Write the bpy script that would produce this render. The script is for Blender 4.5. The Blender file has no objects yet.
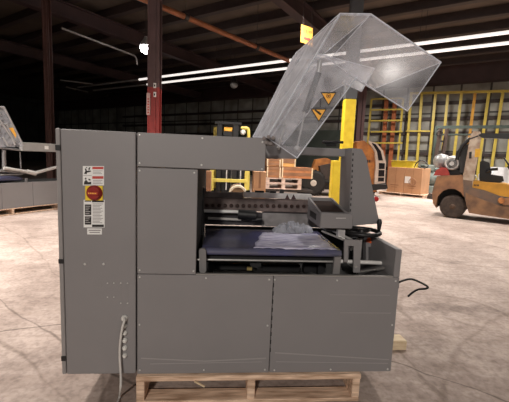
import bpy, math, random
from mathutils import Vector as V, Matrix
random.seed(7)
S = bpy.context.scene; COL = S.collection
# ------------------------------------------------------------ camera
f, yaw, pitch, roll = 349.972, 0.0848, 0.1226, 0.0415
C0 = V((0.4305, -1.7461, 1.3082))
cyw, syw, cp, sp = math.cos(yaw), math.sin(yaw), math.cos(pitch), math.sin(pitch)
fw = V((syw*cp, cyw*cp, -sp)); r0 = V((cyw, -syw, 0)); u0 = r0.cross(fw)
rt = math.cos(roll)*r0 + math.sin(roll)*u0; up = -math.sin(roll)*r0 + math.cos(roll)*u0
def ray(x, y): return fw + rt*((x-254.5)/f) - up*((y-201)/f)
def FL(x, y, z=0): d = ray(x, y); return C0 + d*((z-C0.z)/d.z)          # point on the floor / a level
def AY(x, y, Y): d = ray(x, y); return C0 + d*((Y-C0.y)/d.y)            # point at a depth
RY = -0.6542
F = V((math.cos(RY), math.sin(RY), 0)); N = V((-math.sin(RY), math.cos(RY), 0))
def RP(n, a, z=0): p = C0 + N*n + F*a; return V((p.x, p.y, z))          # point in the hall's own axes
def AN(x, y, n): d = ray(x, y); return C0 + d*(n/d.dot(N))
cam = bpy.data.cameras.new('camera'); co = bpy.data.objects.new('camera', cam); COL.objects.link(co)
cam.sensor_width = 36; cam.lens = 36*f/509; cam.clip_end = 300; cam.clip_start = .02
M4 = Matrix.Identity(4)
for i in range(3): M4[i][0], M4[i][1], M4[i][2], M4[i][3] = rt[i], up[i], -fw[i], C0[i]
co.matrix_world = M4; S.camera = co
S.view_settings.view_transform = 'Standard'; S.view_settings.look = 'None'; S.view_settings.gamma = 1
S.view_settings.use_curve_mapping = False; S.view_settings.exposure = 0
# ------------------------------------------------------------ materials
def lin(c): return tuple((x/255/12.92 if x/255 <= .04045 else ((x/255+.055)/1.055)**2.4) for x in c)
MC = {}
def mat(name, c, rough=.6, metal=0, noise=0, scale=8, bump=0, emit=None, spec=.5, second=None, stretch=None, coord='Object'):
    if name in MC: return MC[name]
    m = bpy.data.materials.new(name); m.use_nodes = True; MC[name] = m
    nt = m.node_tree; b = nt.nodes['Principled BSDF']; c = tuple(c) + (1,)
    b.inputs['Base Color'].default_value = c; b.inputs['Roughness'].default_value = rough
    b.inputs['Metallic'].default_value = metal; b.inputs['Specular IOR Level'].default_value = spec
    if emit: b.inputs['Emission Color'].default_value = tuple(emit[0])+(1,); b.inputs['Emission Strength'].default_value = emit[1]
    tc = nt.nodes.new('ShaderNodeTexCoord'); mp = nt.nodes.new('ShaderNodeMapping'); nt.links.new(tc.outputs[coord], mp.inputs[0])
    if stretch: mp.inputs['Scale'].default_value = stretch
    nz = nt.nodes.new('ShaderNodeTexNoise'); nz.inputs['Scale'].default_value = scale; nz.inputs['Detail'].default_value = 6
    nt.links.new(mp.outputs[0], nz.inputs['Vector'])
    rp = nt.nodes.new('ShaderNodeValToRGB')
    s = second if second else tuple(x*(1-noise) for x in c[:3])
    rp.color_ramp.elements[0].position = .35; rp.color_ramp.elements[0].color = tuple(s[:3]) + (1,)
    rp.color_ramp.elements[1].position = .65; rp.color_ramp.elements[1].color = c
    if noise or second:
        nt.links.new(nz.outputs['Fac'], rp.inputs[0]); nt.links.new(rp.outputs[0], b.inputs['Base Color'])
    if bump:
        bp = nt.nodes.new('ShaderNodeBump'); bp.inputs['Strength'].default_value = bump; bp.inputs['Distance'].default_value = .01
        nt.links.new(nz.outputs['Fac'], bp.inputs['Height']); nt.links.new(bp.outputs[0], b.inputs['Normal'])
    return m
GREY = mat('grey_powder_coat', (.228, .217, .219), .5, noise=.05, scale=3)
GREYD = mat('dark_grey_bracket', (.2, .19, .188), .5, noise=.1)
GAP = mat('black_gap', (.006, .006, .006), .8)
BLK = mat('black_plastic', (.012, .012, .013), .45, noise=.2)
STL = mat('bare_steel', (.5, .49, .47), .4, .45, noise=.15)
CHR = mat('chrome', (.8, .78, .75), .35, .1, noise=.1)
SCREW = mat('screw_head', (.7, .7, .68), .4, .3, noise=.1)
JAW = mat('brown_grey_bar', (.20, .155, .145), .4, .3, noise=.4, scale=20)
SEAL = mat('light_sealing_plate', (.75, .73, .72), .3, .3, noise=.3, scale=14)
BELT = mat('blue_belt', (.075, .08, .21), .25, noise=.2, scale=4, second=(.10, .10, .135), spec=.8)
WHITE = mat('white_plastic', (.8, .8, .78), .5, noise=.05)
RED = mat('red_label', (.5, .05, .04), .5, noise=.1)
DRED = mat('red_switch', (.30, .02, .015), .35, noise=.1)
YEL = mat('yellow_paint', (.92, .70, .05), .45, noise=.12, scale=6, second=(.82, .58, .03))
YSW = mat('yellow_plate', (.85, .6, .03), .45, noise=.05)
YGR = mat('yellow_green_paint', (.55, .42, .07), .45, noise=.2, scale=4)
ORG = mat('orange_knob', (.8, .12, .02), .4, noise=.05)
ORP = mat('orange_pipe_paint', (.30, .105, .045), .5, noise=.3, scale=4)
ORV = mat('orange_vehicle_paint', (.52, .2, .045), .6, scale=5, second=(.28, .1, .03))
WOOD = mat('pallet_wood', (.92, .68, .50), .8, scale=6, second=(.45, .29, .19), bump=.3, stretch=(1, 8, 8))
WOODP = mat('pale_wood', (.8, .66, .46), .75, scale=9, second=(.62, .47, .3), stretch=(1, 5, 5))
CARD = mat('cardboard', (.50, .28, .15), .8, noise=.15, scale=3)
CARDD = mat('dark_cardboard', (.32, .16, .085), .8, noise=.3, scale=4)
INK = mat('black_ink', (.015, .012, .012), .6, noise=.1)
TRI = mat('amber_sticker', (1.0, .50, .07), .5, noise=.05)
RUB = mat('tyre_rubber', (.022, .018, .016), .85, noise=.4, scale=12, bump=.4)
DUST = mat('dusty_rubber', (.07, .05, .04), .9, noise=.5, scale=9, bump=.4)
FKO = mat('forklift_rusty_orange', (.36, .175, .08), .7, scale=3.5, second=(.17, .085, .05), bump=.2)
FKY = mat('forklift_yellow', (.62, .30, .03), .55, noise=.3, scale=4)
FKG = mat('forklift_grey_grime', (.12, .095, .08), .7, scale=4, second=(.2, .12, .08))
FKB = mat('beige_pillar', (.52, .43, .34), .6, scale=6, second=(.3, .2, .14))
TANK = mat('tank_grey', (.45, .45, .45), .35, .3, noise=.4, scale=7)
DARKST = mat('dark_steel', (.035, .028, .026), .6, noise=.4, scale=5)
BEAMM = mat('maroon_beam', (.05, .026, .026), .6, noise=.3, scale=2)
COLR = mat('maroon_column', (.13, .075, .075), .5, noise=.25, scale=3)
COLRED = mat('red_column', (.38, .05, .045), .5, noise=.25, scale=3)
COLG = mat('grey_column', (.11, .115, .125), .6, noise=.2, scale=3)
TEAL = mat('teal_machine', (.08, .12, .11), .5, scale=5, second=(.2, .22, .2))
BEIGE = mat('concrete_lip', (.3, .27, .23), .8, noise=.3)
GLAND = mat('pale_gland', (.75, .74, .70), .4, noise=.1)
CORD = mat('grey_cord', (.62, .60, .57), .5, noise=.08)
TUBE = mat('glowing_tube', (.9, .9, .9), .4, emit=((1, .93, .87), .95))
LAMP = mat('lamp_glow', (1, 1, 1), .4, emit=((1, .98, 1), 40))
def acrylic(name='clear_acrylic', haze=.08, edge=False):
    m = bpy.data.materials.new(name); m.use_nodes = True; nt = m.node_tree; nt.nodes.clear()
    out = nt.nodes.new('ShaderNodeOutputMaterial')
    tr = nt.nodes.new('ShaderNodeBsdfTransparent'); tr.inputs[0].default_value = (.93, .93, .94, 1)
    di = nt.nodes.new('ShaderNodeBsdfDiffuse'); di.inputs[0].default_value = (.86, .88, .93, 1)
    tl = nt.nodes.new('ShaderNodeBsdfTranslucent'); tl.inputs[0].default_value = (.86, .88, .93, 1)
    dm = nt.nodes.new('ShaderNodeMixShader'); dm.inputs[0].default_value = .45
    nt.links.new(di.outputs[0], dm.inputs[1]); nt.links.new(tl.outputs[0], dm.inputs[2])
    gl = nt.nodes.new('ShaderNodeBsdfGlossy'); gl.inputs['Roughness'].default_value = .15; gl.inputs[0].default_value = (1, 1, 1, 1)
    tc = nt.nodes.new('ShaderNodeTexCoord'); nz = nt.nodes.new('ShaderNodeTexNoise')
    nz.inputs['Scale'].default_value = 5; nz.inputs['Detail'].default_value = 7; nz.inputs['Distortion'].default_value = 1.2
    nt.links.new(tc.outputs['Object'], nz.inputs['Vector'])
    mr = nt.nodes.new('ShaderNodeMapRange'); mr.inputs[1].default_value = .35; mr.inputs[2].default_value = .75
    mr.inputs[3].default_value = haze*.5; mr.inputs[4].default_value = haze*1.7
    nt.links.new(nz.outputs['Fac'], mr.inputs[0])
    m1 = nt.nodes.new('ShaderNodeMixShader'); mr.clamp = True; nt.links.new(mr.outputs[0], m1.inputs[0])
    nt.links.new(tr.outputs[0], m1.inputs[1]); nt.links.new(dm.outputs[0], m1.inputs[2])
    fr = nt.nodes.new('ShaderNodeFresnel'); fr.inputs[0].default_value = 1.22
    fm = nt.nodes.new('ShaderNodeMath'); fm.operation = 'MINIMUM'; fm.inputs[1].default_value = .10; nt.links.new(fr.outputs[0], fm.inputs[0])
    m2 = nt.nodes.new('ShaderNodeMixShader'); nt.links.new(fm.outputs[0], m2.inputs[0])
    nt.links.new(m1.outputs[0], m2.inputs[1]); nt.links.new(gl.outputs[0], m2.inputs[2])
    nt.links.new(m2.outputs[0], out.inputs[0]); return m
ACR = acrylic('clear_acrylic', .17); ACR2 = acrylic('scuffed_acrylic', .36); ACR0 = acrylic('bare_acrylic', .07); ACRE = acrylic('polished_acrylic_edge', 1.1)
FILM = acrylic('crinkled_film', .38)

def floor_mat():
    m = bpy.data.materials.new('dusty_concrete'); m.use_nodes = True; nt = m.node_tree; L = nt.links
    b = nt.nodes['Principled BSDF']; tc = nt.nodes.new('ShaderNodeTexCoord')
    def nz(scale, detail=8, dist=0, st=(1, 1, 1), rot=0):
        mp = nt.nodes.new('ShaderNodeMapping'); mp.inputs['Scale'].default_value = st; mp.inputs['Rotation'].default_value = (0, 0, rot)
        L.new(tc.outputs['Object'], mp.inputs[0])
        n = nt.nodes.new('ShaderNodeTexNoise'); n.inputs['Scale'].default_value = scale; n.inputs['Detail'].default_value = detail
        n.inputs['Distortion'].default_value = dist; L.new(mp.outputs[0], n.inputs['Vector']); return n.outputs['Fac']
    def ramp(src, a, b_, ca, cb):
        r = nt.nodes.new('ShaderNodeValToRGB'); r.color_ramp.elements[0].position = a; r.color_ramp.elements[1].position = b_
        r.color_ramp.elements[0].color = (*ca, 1); r.color_ramp.elements[1].color = (*cb, 1); L.new(src, r.inputs[0]); return r.outputs[0]
    def mul(a, b_, fac=1):
        x = nt.nodes.new('ShaderNodeMix'); x.data_type = 'RGBA'; x.blend_type = 'MULTIPLY'; x.inputs[0].default_value = fac
        L.new(a, x.inputs[6]); L.new(b_, x.inputs[7]); return x.outputs[2]
    base = ramp(nz(.9, 8, .6), .32, .68, (.45, .36, .315), (.60, .495, .44))
    a = ramp(nz(4, 12, .8), .36, .60, (.80, .785, .775), (1, 1, 1))
    s2 = ramp(nz(.45, 4, 1.0), .38, .62, (.82, .80, .79), (1, 1, 1))
    g = ramp(nz(34, 6, .3), .32, .58, (.74, .73, .73), (1.0, 1.0, 1.0))
    st1 = ramp(nz(3.2, 8, .5, (1, 5, 1), .45), .36, .56, (.88, .87, .86), (1, 1, 1))
    pos = nt.nodes.new('ShaderNodeNewGeometry').outputs['Position']
    brk = nz(2.5, 6)
    wob = nz(1.8, 4)
    def math_(op, x, y=None):
        m_ = nt.nodes.new('ShaderNodeMath'); m_.operation = op
        for k_, v_ in enumerate((x, y)):
            if v_ is None: continue
            if isinstance(v_, (int, float)): m_.inputs[k_].default_value = v_
            else: L.new(v_, m_.inputs[k_])
        return m_.outputs[0]
    c = mul(mul(mul(mul(base, a), s2), g), st1)
    def arc(p1, p2, p3, w, dark):
        (ax, ay, _), (bx, by, _), (cx, cy, _) = FL(*p1), FL(*p2), FL(*p3)
        D = 2*(ax*(by-cy)+bx*(cy-ay)+cx*(ay-by))
        ux = ((ax*ax+ay*ay)*(by-cy)+(bx*bx+by*by)*(cy-ay)+(cx*cx+cy*cy)*(ay-by))/D
        uy = ((ax*ax+ay*ay)*(cx-bx)+(bx*bx+by*by)*(ax-cx)+(cx*cx+cy*cy)*(bx-ax))/D
        R_ = math.hypot(ax-ux, ay-uy)
        d = nt.nodes.new('ShaderNodeVectorMath'); d.operation = 'DISTANCE'; L.new(pos, d.inputs[0]); d.inputs[1].default_value = (ux, uy, 0)
        e = math_('ABSOLUTE', math_('ADD', math_('SUBTRACT', d.outputs['Value'], R_), math_('MULTIPLY', math_('SUBTRACT', wob, .5), .16)))
        e = math_('ADD', math_('DIVIDE', e, w), math_('MULTIPLY', math_('SUBTRACT', brk, .45), 2.2))
        return ramp(e, .25, 1.0, (dark, dark*.98, dark*.96), (1, 1, 1))
    for q_ in (((0, 302), (32, 322), (70, 345), .014, .55), ((0, 225), (28, 243), (60, 280), .02, .78), ((395, 362), (450, 380), (509, 402), .013, .45),
               ((395, 348), (428, 380), (448, 402), .022, .75), ((440, 398), (472, 335), (509, 315), .03, .8), ((400, 300), (432, 330), (509, 318), .04, .8), ((404, 240), (450, 262), (509, 250), .05, .82), ((0, 340), (25, 360), (60, 398), .02, .75)):
        c = mul(c, arc(*q_))
    def smear(p, rx, ry, dark):
        P_ = FL(*p); m_ = nt.nodes.new('ShaderNodeMapping'); m_.vector_type = 'POINT'
        m_.inputs['Location'].default_value = (-P_.x/rx, -P_.y/ry, 0); m_.inputs['Scale'].default_value = (1/rx, 1/ry, 0); L.new(pos, m_.inputs[0])
        ln = nt.nodes.new('ShaderNodeVectorMath'); ln.operation = 'LENGTH'; L.new(m_.outputs[0], ln.inputs[0])
        e = math_('ADD', ln.outputs['Value'], math_('MULTIPLY', math_('SUBTRACT', nz(9, 8), .5), 2.4))
        return ramp(e, .2, 1.1, (dark, dark*.98, dark*.97), (1, 1, 1))
    for q_ in (((452, 308), .55, .16, .66), ((455, 262), .3, .12, .72), ((425, 330), .5, .3, .8), ((46, 300), .35, .2, .78), ((38, 268), .25, .15, .8), ((480, 385), .6, .3, .84), ((30, 380), .5, .3, .84), ((418, 370), .5, .4, .8)):
        c = mul(c, smear(*q_))
    L.new(c, b.inputs['Base Color']); b.inputs['Roughness'].default_value = .75; b.inputs['Specular IOR Level'].default_value = .3
    bp = nt.nodes.new('ShaderNodeBump'); bp.inputs['Strength'].default_value = .25; bp.inputs['Distance'].default_value = .01
    L.new(nz(12, 8, 1), bp.inputs['Height']); L.new(bp.outputs[0], b.inputs['Normal']); return m
def wall_mat(name, c, seam, pitch_=1.2):
    m = bpy.data.materials.new(name); m.use_nodes = True; nt = m.node_tree; L = nt.links; b = nt.nodes['Principled BSDF']
    tc = nt.nodes.new('ShaderNodeTexCoord'); br = nt.nodes.new('ShaderNodeTexBrick')
    mp = nt.nodes.new('ShaderNodeMapping'); mp.inputs['Rotation'].default_value = (math.pi/2, 0, 0)
    L.new(tc.outputs['Object'], mp.inputs[0]); L.new(mp.outputs[0], br.inputs['Vector'])
    br.offset = 0; br.inputs['Scale'].default_value = 1; br.inputs['Brick Width'].default_value = pitch_; br.inputs['Row Height'].default_value = 2.1
    br.inputs['Mortar Size'].default_value = .05
    br.inputs['Color1'].default_value = (*c, 1); br.inputs['Color2'].default_value = (*[x*.72 for x in c], 1); br.inputs['Mortar'].default_value = (*seam, 1)
    nz = nt.nodes.new('ShaderNodeTexNoise'); nz.inputs['Scale'].default_value = 1.2; nz.inputs['Detail'].default_value = 6; L.new(tc.outputs['Object'], nz.inputs['Vector'])
    rp = nt.nodes.new('ShaderNodeValToRGB'); rp.color_ramp.elements[0].position = .35; rp.color_ramp.elements[0].color = (.55, .53, .5, 1); rp.color_ramp.elements[1].position = .65
    L.new(nz.outputs['Fac'], rp.inputs[0])
    x = nt.nodes.new('ShaderNodeMix'); x.data_type = 'RGBA'; x.blend_type = 'MULTIPLY'; x.inputs[0].default_value = 1
    L.new(br.outputs['Color'], x.inputs[6]); L.new(rp.outputs[0], x.inputs[7]); L.new(x.outputs[2], b.inputs['Base Color']); b.inputs['Roughness'].default_value = .7
    return m
# ------------------------------------------------------------ mesh builder
class MB:
    def __init__(s, fr=None): s.v = []; s.f = []; s.mi = []; s.sm = []; s.fr = fr      # fr = (origin, ex, ey, ez)
    def T(s, p):
        p = V(p)
        if s.fr: o, a, b, c = s.fr; return o + a*p.x + b*p.y + c*p.z
        return p
    def add(s, vs, fs, mi=0, smooth=False):
        n = len(s.v); s.v += [s.T(p) for p in vs]; s.f += [[i+n for i in q] for q in fs]
        s.mi += [mi]*len(fs); s.sm += [smooth]*len(fs); return s
    def box(s, x0, x1, y0, y1, z0, z1, mi=0, c=0):
        c = min(c, (x1-x0)/3, (y1-y0)/3, (z1-z0)/3)
        if c <= 0:
            vs = [(x, y, z) for x in (x0, x1) for y in (y0, y1) for z in (z0, z1)]
            return s.add(vs, [(0, 1, 3, 2), (4, 6, 7, 5), (0, 4, 5, 1), (2, 3, 7, 6), (0, 2, 6, 4), (1, 5, 7, 3)], mi)
        prof = [(x0+c, y0), (x1-c, y0), (x1, y0+c), (x1, y1-c), (x1-c, y1), (x0+c, y1), (x0, y1-c), (x0, y0+c)]
        ins = [(x0+2*c, y0+c), (x1-2*c, y0+c), (x1-c, y0+2*c), (x1-c, y1-2*c), (x1-2*c, y1-c), (x0+2*c, y1-c), (x0+c, y1-2*c), (x0+c, y0+2*c)]
        vs = [(a, b, z0) for a, b in ins] + [(a, b, z0+c) for a, b in prof] + [(a, b, z1-c) for a, b in prof] + [(a, b, z1) for a, b in ins]
        fs = [list(range(7, -1, -1)), list(range(24, 32))]
        for k in range(3):
            for i in range(8): j = (i+1) % 8; fs.append((k*8+i, k*8+j, k*8+8+j, k*8+8+i))
        return s.add(vs, fs, mi)
    def prism(s, pts, d, mi=0, rim=None, c=0):           # polygon pts (3-D), swept by vector d
        n = len(pts); d = V(d); vs = [V(p) for p in pts] + [V(p)+d for p in pts]
        s.add(vs, [list(range(n)), list(range(2*n-1, n-1, -1))], mi)
        s.add(vs, [(i, n+i, n+(i+1) % n, (i+1) % n) for i in range(n)], mi if rim is None else rim); return s
    def cyl(s, p0, p1, r, r1=None, n=20, mi=0, cap=True):
        return s.lathe(p0, p1, [(0, r), (1, r if r1 is None else r1)], n, mi, cap)
    def lathe(s, p0, p1, prof, n=24, mi=0, cap=True):    # prof: (fraction along the axis, radius)
        p0, p1 = V(p0), V(p1); ax = (p1-p0); L = ax.length; a = ax.normalized()
        q = a.orthogonal().normalized(); w = a.cross(q); vs = []
        for t, r in prof:
            for i in range(n):
                an = 2*math.pi*i/n; vs.append(p0 + ax*t + q*(r*math.cos(an)) + w*(r*math.sin(an)))
        fs = [(k*n+i, k*n+(i+1) % n, (k+1)*n+(i+1) % n, (k+1)*n+i) for k in range(len(prof)-1) for i in range(n)]
        s.add(vs, fs, mi, True)
        if cap: s.add(vs, [list(range(n-1, -1, -1)), [(len(prof)-1)*n+i for i in range(n)]], mi)
        return s
    def tube(s, pts, r, n=10, mi=0):
        pts = [V(p) for p in pts]; vs = []; q = None
        for i, p in enumerate(pts):
            t = (pts[min(i+1, len(pts)-1)] - pts[max(i-1, 0)]).normalized()
            q = (t.orthogonal() if q is None else (q - t*q.dot(t))).normalized(); w = t.cross(q)
            vs += [p + q*(r*math.cos(2*math.pi*k/n)) + w*(r*math.sin(2*math.pi*k/n)) for k in range(n)]
        m = len(pts)
        s.add(vs, [(k*n+i, k*n+(i+1) % n, (k+1)*n+(i+1) % n, (k+1)*n+i) for k in range(m-1) for i in range(n)], mi, True)
        return s.add(vs, [list(range(n-1, -1, -1)), [(m-1)*n+i for i in range(n)]], mi)
    def ball(s, c, r, n=16, mi=0, sq=(1, 1, 1)):
        c = V(c); vs = []; k = n//2
        for j in range(k+1):
            ph = math.pi*j/k
            for i in range(n): th = 2*math.pi*i/n; vs.append(c + V((r*sq[0]*math.sin(ph)*math.cos(th), r*sq[1]*math.sin(ph)*math.sin(th), r*sq[2]*math.cos(ph))))
        return s.add(vs, [(j*n+i, (j+1)*n+i, (j+1)*n+(i+1) % n, j*n+(i+1) % n) for j in range(k) for i in range(n)], mi, True)
    def torus(s, c, ax, R, r, n=36, m=10, mi=0, arc=(0, 2*math.pi)):
        c = V(c); a = V(ax).normalized(); q = a.orthogonal().normalized(); w = a.cross(q)
        return s.tube([c + q*(R*math.cos(2*math.pi*i/n)) + w*(R*math.sin(2*math.pi*i/n)) for i in range(n+1)], r, m, mi)
def wloc(o):
    l = V((0, 0, 0))
    while o: l = l + o.location; o = o.parent
    return l
def obj(name, mb, m, parent=None, loc=None):
    me = bpy.data.meshes.new(name); o = bpy.data.objects.new(name, me); COL.objects.link(o)
    if parent: o.parent = parent
    if loc is None and mb.v:
        if parent is None:
            xs = [p.x for p in mb.v]; ys = [p.y for p in mb.v]; zs = [p.z for p in mb.v]
            loc = V(((min(xs)+max(xs))/2, (min(ys)+max(ys))/2, min(zs)))
        else: loc = V((0, 0, 0))
    o.location = loc; W = wloc(o)
    me.from_pydata([p-W for p in mb.v], [], mb.f)
    for mm in (m if isinstance(m, (list, tuple)) else [m]): me.materials.append(mm)
    for p, a, b in zip(me.polygons, mb.mi, mb.sm): p.material_index = a; p.use_smooth = b
    me.update()
    import bmesh
    b = bmesh.new(); b.from_mesh(me); bmesh.ops.recalc_face_normals(b, faces=b.faces); b.to_mesh(me); b.free()
    return o
def tag(o, label, cat=None, group=None, kind=None):
    if label: o['label'] = label
    if cat: o['category'] = cat
    if group: o['group'] = group
    if kind: o['kind'] = kind
    return o
def thing(name, label, cat, loc, group=None):
    o = bpy.data.objects.new(name, None); o.empty_display_size = .1; COL.objects.link(o); o.location = loc; return tag(o, label, cat, group)
def struct(name, mb, m): return tag(obj(name, mb, m), None, kind='structure')
def sbox(x0, x1, y0, y1, Y, d, c=0, mb=None):            # box whose front face is seen between those pixels when it stands at depth Y
    a = AY(x0, (y0+y1)/2, Y); b = AY(x1, (y0+y1)/2, Y); t = AY((x0+x1)/2, y0, Y); u = AY((x0+x1)/2, y1, Y)
    return (mb or MB()).box(a.x, b.x, Y, Y+d, u.z, t.z, c=c)

# ============================================================ THE HALL
WN = 22.4
fr = (RP(0, 0, 0), F, N, V((0, 0, 1)))                   # local axes: x along the back wall, y towards it
struct('floor', MB(fr).box(-42, 14, -8, WN+.2, -.1, 0), floor_mat()).location.z
WM = wall_mat('metal_wall_panels', (.46, .46, .42), (.07, .065, .06), 1.35)
DWM = wall_mat('dark_wall_panels', (.05, .05, .05), (.02, .02, .02), 1.35)
def rbox(name, x0, x1, y0, y1, z0, z1, m): return struct(name, MB(fr).box(x0, x1, y0, y1, z0, z1), m)
def wallobj(name, a, b, n0, n1, z0, z1, m, rot):         # object rotated with the wall so its texture lines up
    o = tag(bpy.data.objects.new(name, bpy.data.meshes.new(name)), None, kind='structure'); COL.objects.link(o)
    mb = MB().box(a, b, n0, n1, z0, z1); o.data.from_pydata([tuple(p) for p in mb.v], [], mb.f); o.data.materials.append(m)
    o.location = RP(0, 0, 0); o.rotation_euler = (0, 0, RY+rot); return o
wallobj('wall_back', -42, 14, WN, WN+.2, 0, 6.8, WM, 0)
wallobj('wall_left', -8, WN, 42, 42.2, 0, 6.8, DWM, math.pi/2)
wallobj('wall_right', -8, WN, -14.2, -14, 0, 6.8, DWM, math.pi/2)
wallobj('wall_front', -42, 14, -8.2, -8, 0, 6.8, DWM, 0)
DECK = mat('roof_deck', (.13, .098, .075), .8, noise=.35, scale=.8, stretch=(1, 1, 1))
rbox('ceiling', -42, 14, -8, WN, 6.7, 6.85, DECK)
GRT = mat('dark_girt', (.045, .03, .028), .6, noise=.2)
k = 1
for z in (1.0, 1.95, 3.1, 3.9, 4.75):
    rbox('trim_%d' % k, -30, 14, WN-.12, WN-.001, z-.09, z+.09, GRT); k += 1
rbox('trim_%d' % k, -42, 14, WN-.5, WN-.001, 5.7, 6.7, BEAMM); k += 1
# roof joists run along the back wall, the main beams across them
for n in [1.2+1.5*i for i in range(14)]:
    mb = MB(fr); mb.box(-30, 12, n-.05, n+.05, 6.42, 6.69); mb.box(-30, 12, n-.11, n+.11, 6.36, 6.419)
    struct('trim_%d' % k, mb, GRT); k += 1
for a in (-19.5, -12.6, -5.4, 1.6):
    mb = MB(fr); mb.box(a-.03, a+.03, 2, WN-.6, 5.84, 6.27); mb.box(a-.16, a+.16, 2, WN-.6, 5.8, 5.839); mb.box(a-.16, a+.16, 2, WN-.6, 6.271, 6.31)
    struct('trim_%d' % k, mb, BEAMM); k += 1
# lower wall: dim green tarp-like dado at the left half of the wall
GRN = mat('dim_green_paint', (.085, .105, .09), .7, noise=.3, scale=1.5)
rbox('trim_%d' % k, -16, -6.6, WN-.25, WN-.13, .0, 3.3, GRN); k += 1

# long white tubes, emission carries their brightness
for n, a0, lab in ((12.14, -15, 'nearer of two long glowing white tubes under the roof'), (13.15, -15.6, 'farther of two long glowing white tubes under the roof')):
    mb = MB(fr); mb.cyl((a0, n, 5), (9, n, 5), .05, n=12)
    t = tag(obj('glowing_tube', mb, TUBE), lab, 'light')
    for a in range(int(a0)+1, 9, 4): obj('hanger', MB(fr).cyl((a, n, 5.051), (a, n, 6.35), .008, n=6), DARKST, t)
for n, a1, lab in ((12.14, -15.02, 'dim grey pipe continuing the nearer glowing tube to the far left'), (13.15, -15.62, 'dim grey pipe continuing the farther glowing tube to the far left')):
    tag(obj('conduit', MB(fr).cyl((-20.5, n, 5), (a1, n, 5), .045, n=10), mat('dim_grey_pipe', (.28, .26, .25), .5, noise=.2)), lab, 'pipe')
def pipe(p0, p1, r, m, name, lab, cat, extra=None):
    mb = MB(); mb.cyl(p0, p1, r, n=14)
    d = (V(p1)-V(p0)); L = d.length; d.normalize()
    o = obj(name, mb, m); tag(o, lab, cat)
    cm = MB(); 
    for i in range(1, int(L/3)+1):
        q = V(p0)+d*(i*3-1.4); cm = MB(); cm.cyl(q-d*.06, q+d*.06, r*1.35, n=14); cm.cyl(q+V((0, 0, r)), V((q.x, q.y, 6.4)), .008, n=6)
        obj('pipe_hanger', cm, DARKST, o)
    return o
a = FL(195, 21, 5.0); b = FL(292, 62, 5.0)
pipe(a-(b-a)*.4, b, .075, ORP, 'sprinkler_pipe', 'orange painted pipe running overhead towards the clear hood', 'pipe')
WP = mat('pale_conduit', (.22, .2, .185), .4, .3, noise=.2)
a = FL(64, 29, 5.0); b = FL(134, 55.5, 5.0); d = (b-a)
mb = MB(); mb.tube([a-d*.03, a, b, b+d*.03+V((0, 0, -.04)), b+d*.05+V((0, 0, -.14)), b+d*.055+V((0, 0, -.3))], .035)
tag(obj('conduit', mb, WP), 'thin pale conduit under the roof ending in a bend left of the red column', 'pipe')
for (q0, q1, lab) in (((60, 80), (93, 84), 'short pale conduit high at the far left'), ((66, 87), (88, 92), 'lowest short conduit at the far left')):
    mb = MB(); a = FL(*q0, 5.0); b = FL(*q1, 5.0); mb.cyl(a, b, .04, n=10)
    tag(obj('conduit', mb, WP), lab, 'pipe')
# high-bay lamp that is lit, and an unlit one farther off
def lamp(p, glow, lab):
    t = thing('high_bay_lamp', lab, 'lamp', p)
    mb = MB(); mb.lathe(p+V((0, 0, .02)), p+V((0, 0, .34)), [(0, .21), (.35, .17), (.8, .07), (1, .05)], 24); obj('lamp_shade', mb, TANK if glow else DARKST, t)
    mb = MB(); mb.cyl(p+V((0, 0, .341)), V((p.x, p.y, 6.35)), .012, n=8); obj('cord', mb, DARKST, t)
    mb = MB(); mb.ball(p+V((0, 0, -.06)), .19, 20, sq=(1, 1, .8)); obj('bulb', mb, LAMP if glow else TANK, t)
lamp(FL(146, 47, 4.9), True, 'lit white high bay lamp beside the red column')
lamp(FL(234, 84, 4.9), False, 'unlit round high bay lamp far off under the dark roof')

# columns
def hcol(p, w, dep, h, m, label, kids, red=None):
    t = thing('steel_column', label, 'column', p)
    e = (p, r0, V((-r0.y, r0.x, 0)), V((0, 0, 1)))
    def prof(z0, z1):
        mb = MB(e); mb.box(-w/2, w/2, -dep/2, -dep/2+.02, z0, z1); mb.box(-w/2, w/2, dep/2-.02, dep/2, z0, z1)
        mb.box(-.012, .012, -dep/2+.021, dep/2-.021, z0, z1); mb.box(-w/2, -w/2+.03, -dep/2-.02, -dep/2-.001, z0, z1); mb.box(.1*w, .1*w+.03, -dep/2-.03, -dep/2-.001, z0, z1); return mb
    obj('column_shaft', prof(red if red else .02, h), m, t)
    if red: obj('painted_base', prof(.02, red-.001), COLRED, t)
    mb = MB(e); mb.box(-w*.8, w*.8, -dep*.8, dep*.8, 0, .019); obj('base_plate', mb, DARKST, t)
    return t, e
p = AY(154.5, 130, 7.0); p.z = 0
wc = (AY(160, 100, 7).x-AY(148.5, 100, 7).x)
t, e = hcol(p, wc, .22, 5.79, COLR, 'maroon steel column with red lower half behind the machine', 0, red=AY(154, 88, 7).z)
q = AY(151, 93, 6.83); q2 = AY(151.5, 115, 6.83)
mb = MB(e); x = -wc/2; mb.box(x-.01, x+.075, -.165, -.145, q2.z, q.z); s = obj('column_label', mb, mat('faded_label', (.6, .42, .4), .6), t)
mb = MB(e)
for i in range(6): z = q2.z+.04+i*.062; mb.box(x+.012, x+.055, -.169, -.166, z, z+.03)
obj('lettering', mb, RED, s)
for yy in (83, 92):
    z = AY(156, yy+5, 6.83).z; mb = MB(e); mb.box(.02, .075, -.18, -.145, z, z+.11); s = obj('switch_box', mb, WHITE, t)
    mb = MB(e); mb.box(.033, .062, -.186, -.181, z+.03, z+.075); obj('switch_mark', mb, INK, s)
p = AY(50.5, 140, 9.5); p.z = 0
hcol(p, .17, .17, 5.79, mat('brown_column', (.085, .042, .036), .4, noise=.2), 'thin dark maroon column at the far left of the hall', 0)
p = AY(358.5, 140, 14.0); p.z = 0
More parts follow.
